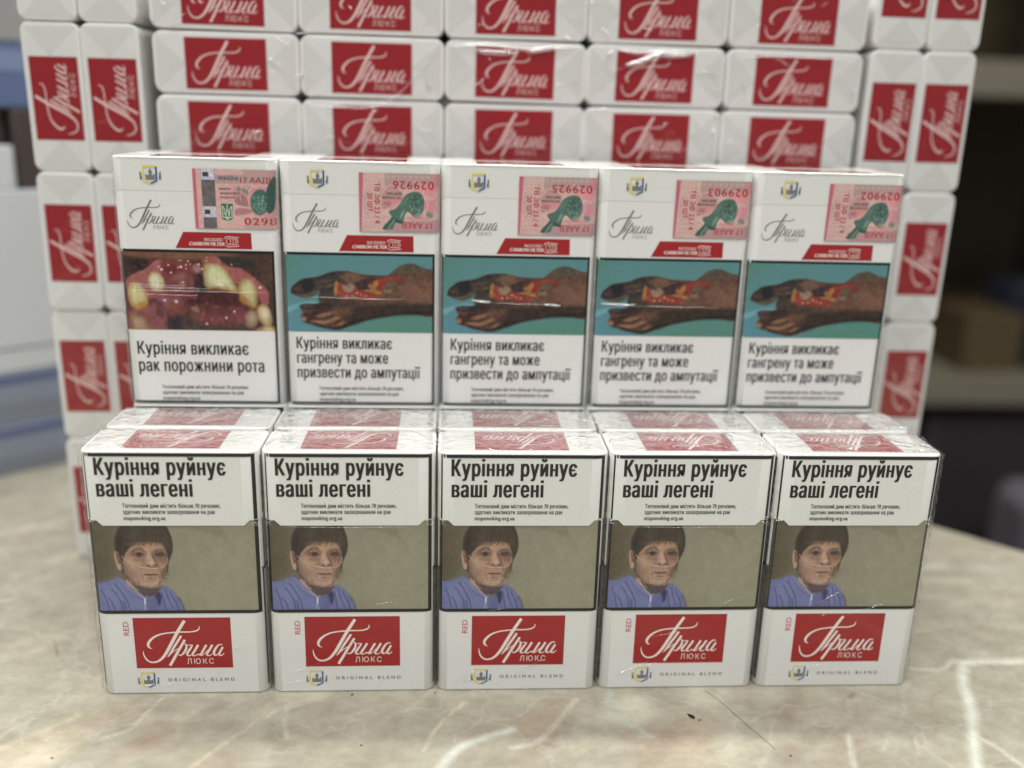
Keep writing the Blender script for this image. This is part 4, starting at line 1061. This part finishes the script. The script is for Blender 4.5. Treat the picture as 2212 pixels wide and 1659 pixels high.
for s, xs in (('left', (-46.97+11.08, -24.8+11.08)), ('right', (284.67+11.08, 306.84+11.08))):
    for k in range(5):
        for q, x in enumerate(xs):
            o = copy_tree(end0); o.scale = (1, 1, 1); lay(o, x, 251.3-55.85*k, True, rnd.uniform(-.3,.4))
            add_film(o, rnd.randrange(5), False)
            side = 'outer' if (q == 0) == (s == 'left') else 'inner'
            tag(o, 'upright pack in %s %s wall column, %s from top' % (s, side, ['first', 'second', 'third', 'fourth', 'fifth'][k]), 'cigarette pack', 'packs standing on edge at the wall sides')
for i in range(12):
    o = copy_tree(end0); o.scale = (1, 1, 1); lay(o, 1.9+23.3*(i+.5), 28, True)
    tag(o, 'hidden pack on edge in the bottom layer of the wall', 'cigarette pack', 'hidden packs under the wall')

# ------------------------------------------------------------------ loose film
def crease(P, r, seg=6):
    """a raised fold of film: a thin half round ridge along P facing the viewer"""
    P = catmull(P, False) if len(P) > 2 else P
    V, F = [], []; n = seg
    for i, p in enumerate(P):
        a, c = P[max(i-1, 0)], P[min(i+1, len(P)-1)]
        d = Vector([c[k]-a[k] for k in range(3)]).normalized(); s = d.cross(Vector((0, -1, .3))).normalized(); u = s.cross(d)
        w = r*(min(1, .25+3*min(i, len(P)-1-i)/max(1, len(P)-1)))
        for k in range(n+1):
            t = math.pi*k/n; q = Vector(p)+s*(math.cos(t)*w)+u*(math.sin(t)*w*.7); V.append(tuple(q))
        if i:
            for k in range(n): F.append(((i-1)*(n+1)+k, (i-1)*(n+1)+k+1, i*(n+1)+k+1, i*(n+1)+k))
    return V, F
def smesh(name, VF, mat, parent):
    me = mesh(name, VF[0], VF[1], [True]*len(VF[1])); return obj(name, me, mat, parent)
def gap_film(x, y, z0, z1, wd, dep):
    V, F = [], []; n = 24
    for j in range(n+1):
        z = z0+(z1-z0)*j/n
        for i in range(5):
            t = i/4-.5; V.append((x+t*wd+rnd.uniform(-.05,.05), y+dep*(1-4*t*t)+rnd.uniform(-.12,.12), z))
    for j in range(n):
        for i in range(4): a = j*5+i; F.append((a, a+1, a+6, a+5))
    return V, F
def side_film(x, y0, y1, z0, z1, bulge):
    V, F = [], []; n, m = 26, 10
    for j in range(n+1):
        for i in range(m+1):
            t, u = i/m, j/n; V.append((x+bulge*(math.sin(math.pi*t)**.5)*(.6+.4*math.sin(9*u+4*t))+rnd.uniform(-.03,.03), y0+(y1-y0)*t, z0+(z1-z0)*u))
    for j in range(n):
        for i in range(m): a = j*(m+1)+i; F.append((a, a+1, a+m+2, a+m+1))
    return V, F
bf = thing('bundle_film', (140, 0, 0)); tag(bf, 'crinkled clear wrap stretched over the lower front block of packs', 'plastic wrap', 'clear wraps round the pack blocks')
off = bf.location*1000
def loc(VF, o=None):
    o = o or off; return [(x-o[0], y-o[1], z-o[2]) for x, y, z in VF[0]], VF[1]
for i in range(1, 5): smesh('film_panel', loc(gap_film(i*PITCH+.1, .3, .5, 88.2, 2.6, .8)), GAP, bf)
smesh('film_panel', loc(side_film(5*PITCH+.2, 1, 44, 1, 88.3, 1.1)), GAP, bf); smesh('film_panel', loc(side_film(-.4, 1, 44, 1, 88.3, -.9)), GAP, bf)
rim = []
for i in range(5):  # ridges added along the top edges to draw bright highlight lines
    for y, z in ((.3, 88.35), (23.5, 88.6)):
        x = i*PITCH+1.5; P = []
        while x < i*PITCH+55.5: P.append((x, y+rnd.uniform(-.12,.12), z+rnd.uniform(-.08,.1))); x += rnd.uniform(3, 8)
        P.append((i*PITCH+55.3, y, z)); rim.append(crease(P, .22))
for i in range(5):            # crumpled folds over the tops
    for _ in range(9):
        x, y = i*PITCH+rnd.choice([rnd.uniform(1, 11), rnd.uniform(43, 55), rnd.uniform(3, 53)]), rnd.uniform(2, 42)
        if 20.5 < y < 25: y += 5
        a = rnd.uniform(-.9, .9); L = rnd.uniform(3, 9)
        rim.append(crease([(x+L*t*math.cos(a)+rnd.uniform(-.4,.4), y+L*t*math.sin(a)+rnd.uniform(-.4,.4), 88.75+rnd.uniform(0,.12)) for t in (0, .35, .7, 1)], rnd.uniform(.12,.26)))
for i in range(0, 6):         # film bridging the grooves between packs
    for _ in range(5):
        x, y = i*PITCH+rnd.uniform(-2.5, 1.5), rnd.uniform(1, 38)
        rim.append(crease([(x, y, 88.7), (x+rnd.uniform(0,2), y+3, 88.9), (x+rnd.uniform(0,3), y+6, 88.75)], .2))
face = []
for i in range(5):
    x0 = i*PITCH
    for _ in range(5):
        x, z = x0+rnd.uniform(4, 46), rnd.choice([rnd.uniform(2, 9), rnd.uniform(28, 34), rnd.uniform(2, 30)]); L = rnd.uniform(4, 13); a = rnd.uniform(.05, .55)
        face.append(crease([(x, -.32, z), (x+L*.4*math.cos(a), -.36, z+L*.4*math.sin(a)+rnd.uniform(-.4,.4)), (x+L*math.cos(a), -.32, z+L*math.sin(a))], rnd.uniform(.1, .2)))
    for sx in (1.6, 54.0):                     # crumpled seam where the lid ends
        for _ in range(3):
            z = 64.6+rnd.uniform(-1.5, 1.2); face.append(crease([(x0+sx+.5-1.6, .1, z), (x0+sx+.5, -.5, z+rnd.uniform(-.6,.6)), (x0+sx+.5+rnd.uniform(.6,1.6), -.3, z+rnd.uniform(-.8,.8))], .16))
    if i in (1, 3): face.append(crease([(x0+7, -.55, 62.6), (x0+25, -.6, 62.4), (x0+48, -.55, 62.5)], .12))
o = smesh('face_crease', loc(join(face)), SOFT, bf); tag(o, kind='stuff')
tag(smesh('film_crease_and_glint', loc(join(rim)), RIM, bf), kind='stuff')

uf = thing('bundle_film', (140, 49, 88.6)); tag(uf, 'clear wrap with a long horizontal seam round the upper warning row', 'plastic wrap', 'clear wraps round the pack blocks')
uo = uf.location*1000; X0 = 1.3
for i in range(1, 5): smesh('film_panel', loc(gap_film(X0+i*55.93, 49.4, 89, 176.5, 2.4, .6), uo), GAP, uf)
smesh('film_panel', loc(side_film(X0+5*55.93+.2, 50, 92, 89, 176.6, .8), uo), GAP, uf); smesh('film_panel', loc(side_film(X0-.4, 50, 92, 89, 176.6, -.8), uo), GAP, uf)
rim = []
for i in range(5):  # highlight lines of the upper top edge, shaped as thin ridges
    for _ in range(2):
        x = X0+i*55.93+1; P = []; dz = rnd.uniform(-.25, .15)
        while x < X0+i*55.93+54.5: P.append((x, 48.95+rnd.uniform(-.1,.1), 177.0+dz+rnd.uniform(-.12,.14))); x += rnd.uniform(3, 9)
        P.append((X0+i*55.93+55, 49.1, 177.0)); rim.append(crease(P, .2))
for (xa, xb, z) in ((3, 50, 131.0), (2, 30, 132.2), (1, 22, 133.1), (8, 26, 129.6), (64, 100, 129.4), (123.5, 131, 128.9), (131, 149.5, 128.3), (149.5, 156, 128.0), (170.5, 184, 128.6), (184, 214, 128.0)):
    rim.append(crease([(X0+xa, 48.9, z), (X0+(xa*2+xb)/3, 48.85, z-.15+rnd.uniform(-.1,.1)), (X0+(xa+2*xb)/3, 48.85, z-.3+rnd.uniform(-.1,.1)), (X0+xb, 48.9, z-.35)], .42 if xb-xa < 14 else .1))
tag(smesh('film_crease_and_glint', loc(join(rim), uo), RIM, uf), kind='stuff')

wf = thing('bundle_film', (141.8, 102.5, 150)); tag(wf, 'clear wrap with bright raised folds over the middle of the pack wall', 'plastic wrap', 'clear wraps round the pack blocks')
wo = wf.location*1000; rim = []
for P, r in (([(116,196.7),(130,197.4),(144,196.3),(158,197.2),(166,197.8)], .55), ([(126,195.2),(133,194.6),(142,194.9)], .9), ([(146,195),(152,196.3),(158,197.3)], .8), ([(183,197.2),(190,196.2),(200,197),(214,196.8)], .6), ([(185,191.4),(190,192.5),(197,195.4),(203,196.6)], 1.1), ([(200,195),(206,195.8),(212,196)], .7), ([(177,192),(179,195),(180,197.3)], .6), ([(228,198.6),(229.5,198.4)], 1.2),
             ([(47,212),(51,210.2)], .7), ([(46,208.6),(50,206.6)], .5), ([(49,220),(54,218)], .6), ([(104,203),(106,200)], .6), ([(12,200.5),(13,198)], .5), ([(104,213),(110,211.5)], .4), ([(60,196),(90,196.6),(112,196.2)], .25), ([(230,196.2),(255,196.6),(276,196.2)], .25)):
    rim.append(crease([(x, 102.0, z+(22.6 if z < 199 and x > 100 else 0)) for x, z in P], r*1.15))
for _ in range(120):
    x, z = rnd.uniform(3, 280), rnd.uniform(176, 240); a = rnd.uniform(-1.2, 1.2); L = rnd.uniform(2, 7)
    lx = (x-1.785) % 56.02
    if 12 < lx < 43 and rnd.random() < .8: continue
    rim.append(crease([(x, 102.35, z), (x+L*.5*math.cos(a), 102.3, z+L*.5*math.sin(a)+.2), (x+L*math.cos(a), 102.35, z+L*math.sin(a))], rnd.uniform(.14,.4)))
tag(smesh('film_crease_and_glint', loc(join(rim), wo), RIM, wf), kind='stuff')

# ------------------------------------------------------------------ crumbs and hair on the table
def lump(name, x, y, sx, sy, sz, a, label, cat, mat, seed):
    r = random.Random(seed); V, F = [], []; n = 8
    for j, (h, k) in enumerate(((0, .8), (.4, 1), (.8, .7))):
        for i in range(n):
            t = 2*math.pi*i/n; q = k*r.uniform(.7, 1.15); V.append((math.cos(t)*q*sx, math.sin(t)*q*sy, h*sz))
    for j in range(2):
        for i in range(n): F.append((j*n+i, j*n+(i+1) % n, (j+1)*n+(i+1) % n, (j+1)*n+i))
    F.append(tuple(2*n+i for i in range(n)))
    o = obj(name, mesh(name, V, F), mat); o.location = (x*MM, y*MM, .02*MM); o.rotation_euler = (0, 0, R(a)); tag(o, label, cat); return o
dk = plain_mat('tobacco_crumb', (30, 24, 20), .6, noise=.3, nscale=900)
lump('crumb', 199.9, -16.7, 1.9, .8, .6, -52, 'black elongated crumb lying on the marble in front of the right packs', 'crumb', dk, 1)
lump('crumb', 202.2, -18.6, .45, .3, .3, 0, 'tiny brown grain just beside the black elongated crumb', 'crumb', dk, 2)
lump('crumb', 84.6, -1.9, .6, .35, .3, 20, 'dark speck at the foot of the second lower pack', 'crumb', dk, 3)
lump('crumb', 113.1, -1.5, .35, .3, .25, 0, 'dark speck by the gap between second and middle lower packs', 'crumb', dk, 4)
lump('crumb', 90.2, -29, .4, .3, .2, 0, 'small dark speck low on the bare marble left of centre', 'crumb', dk, 5)
lump('crumb', -3.8, -32.8, .5, .35, .25, 0, 'dark speck on the marble near the lower left corner', 'crumb', dk, 6)
lump('crumb', 226.9, -37.4, .45, .35, .25, 0, 'dark speck on the marble below the end of the long hair', 'crumb', dk, 8)
def hairline(pts, r, label):
    P = catmull(pts, False); V, F = [], []
    for i, (x, y) in enumerate(P):
        for k in range(4): t = math.pi/2*k; V.append((x+math.cos(t)*r*.7, y+math.cos(t)*r*.7, .25+math.sin(t)*r))
        if i:
            for k in range(4): F.append(((i-1)*4+k, (i-1)*4+(k+1) % 4, i*4+(k+1) % 4, i*4+k))
    o = obj('hair', mesh('hair', V, F), plain_mat('hair_brown', (112, 92, 72), .5)); tag(o, label, 'hair')
hairline([(208.2,-1.7),(212.1,-8.6),(216.8,-20.2),(219.6,-26.4),(222.9,-34.1)], .07, 'fine brown hair lying on the marble in front of the fourth lower pack')

# ------------------------------------------------------------------ left pile of other cartons
def carton(name, s0, s1, off0, dep, z0, z1, mat, label, bands=()):
    """box on the left pile: s runs along the pile's face, off into the depth"""
    b = Vector((-123.27, 198.19, 0)); d = Vector((.7493, .6622, 0)); n = Vector((-.6622, .7493, 0))
    me = rounded_box(s1-s0, dep, z1-z0, 2, .8, shift=False)
    t = thing(name); t.matrix_world = Matrix(((d.x, n.x, 0, (b+d*s0+n*off0).x*MM), (d.y, n.y, 0, (b+d*s0+n*off0).y*MM), (0, 0, 1, z0*MM), (0, 0, 0, 1)))
    obj('box', me, mat, t); tag(t, label, 'carton')
    for za, zb, m, nm in bands:
        V = [(2.5,-.15,za),(s1-s0-2.5,-.15,za),(s1-s0-2.5,-.15,zb),(2.5,-.15,zb)]
        M3(nm, (V, [(0,1,2,3)]), m, t)
    return t
cw, cb, cg = plain_mat('pale_carton', (206, 208, 210), .35, noise=.04), plain_mat('blue_carton', (92, 106, 142), .35, noise=.06), plain_mat('grey_blue_carton', (138, 146, 162), .3, noise=.06)
navy, greyb, brownm = plain_mat('navy_print', (96, 106, 142), .4), plain_mat('steel_print', (128, 134, 144), .35, noise=.08), plain_mat('dark_gap_filler', (70, 60, 56), .5, noise=.1)
carton('carton', -230, 62, 0, 120, .2, 26.5, cg, 'grey-blue carton at the bottom of the left pile on the table', [(20.5, 25.5, navy, 'blue_band'), (2, 9, greyb, 'grey_band')])
carton('carton', -230, 62, 1, 118, 27, 55, cg, 'grey-blue carton with a navy band, second from the bottom of the left pile', [(22, 27, navy, 'blue_band'), (3, 12, greyb, 'grey_band')])
carton('carton', -230, 62, 1.5, 118, 55.5, 150, cw, 'tall white carton above the grey-blue ones in the left pile', [(12, 13.2, greyb, 'edge_line')])
carton('carton', 28, 62, 4, 110, 150.5, 190, brownm, 'dark brown box standing in for the dark gap on the left pile')  # dark box put in for the dark gap between white and blue cartons
carton('carton', -230, 27, 3, 110, 150.5, 172, cw, 'low white carton beside the dark one in the left pile')
carton('carton', -230, 62, 6, 110, 190.5, 222, cb, 'blue carton near the top of the left pile', [(18, 28, plain_mat('light_blue_print', (122, 134, 166), .4), 'pale_band')])
carton('carton', -230, 62, 6, 110, 222.5, 262, plain_mat('grey_carton', (150, 150, 148), .4, noise=.05), 'grey carton topping the left pile')
carton('carton', -230, 27, 12, 100, 172.5, 190, brownm, 'flat brown box filling the dark gap under the blue carton, left pile')  # same dark filler, carrying the gap on under the blue carton

# ------------------------------------------------------------------ shelving far behind on the right
def box(name, x0, x1, y0, y1, z0, z1, mat, parent=None, r=3):
    o = obj(name, rounded_box(x1-x0, y1-y0, z1-z0, r, r*.4, shift=False), mat, parent); o.location = (x0*MM, y0*MM, z0*MM); return o
sh = thing('shelf_unit'); tag(sh, 'dark shelving with beige shelf boards standing behind the table on the right', 'shelf')
beige, dark, olive = plain_mat('beige_board', (122, 115, 100), .5, noise=.05), plain_mat('dark_panel', (22, 21, 21), .6, noise=.1), plain_mat('olive_panel', (66, 56, 38), .7, noise=.2, nscale=5)
BX = 330
box('back_panel', BX, 838, 860, 872, -740, 700, olive, sh); box('back_panel', 839, 1500, 858, 870, -740, 700, dark, sh)
box('shelf_board', BX, 1500, 600, 858, 222, 254, beige, sh); box('shelf_board', BX, 1500, 640, 858, -92, -60, beige, sh)
box('shelf_board', BX, 1500, 640, 858, -400, -384, dark, sh)
box('shelf_board', BX, 1500, 640, 858, 600, 620, dark, sh)
box('upright', BX-12, BX, 600, 872, -748, 700, dark, sh, 2); box('upright', 1500, 1512, 600, 872, -748, 700, dark, sh, 2)
t = box('box', 668, 732, 660, 760, -59.5, 2, plain_mat('tan_card', (84, 70, 46), .6, noise=.1)); tag(t, 'tan cardboard box blurred on the beige shelf at the right edge', 'box')
t = box('box', 750, 900, 660, 780, -59.5, 26, plain_mat('grey_blue_card', (66, 70, 82), .5, noise=.1)); tag(t, 'grey-blue box beside the tan one on the beige shelf', 'box')
t = box('bag', 742, 1000, 640, 800, 254.5, 420, plain_mat('charcoal_cloth', (58, 54, 52), .8, noise=.2), r=30); tag(t, 'dark charcoal bag on the upper beige shelf', 'bag')
t = box('crate', 640, 1400, 660, 840, -383.5, -110, plain_mat('black_crate', (48, 44, 46), .6, noise=.2), r=8); tag(t, 'black crate under the lower beige shelf', 'crate')
t = box('bag', 672, 780, 480, 590, -748, -150, plain_mat('pale_bag', (80, 76, 80), .6, noise=.1), r=35); tag(t, 'pale tall sack standing on the floor beyond the table corner', 'bag')
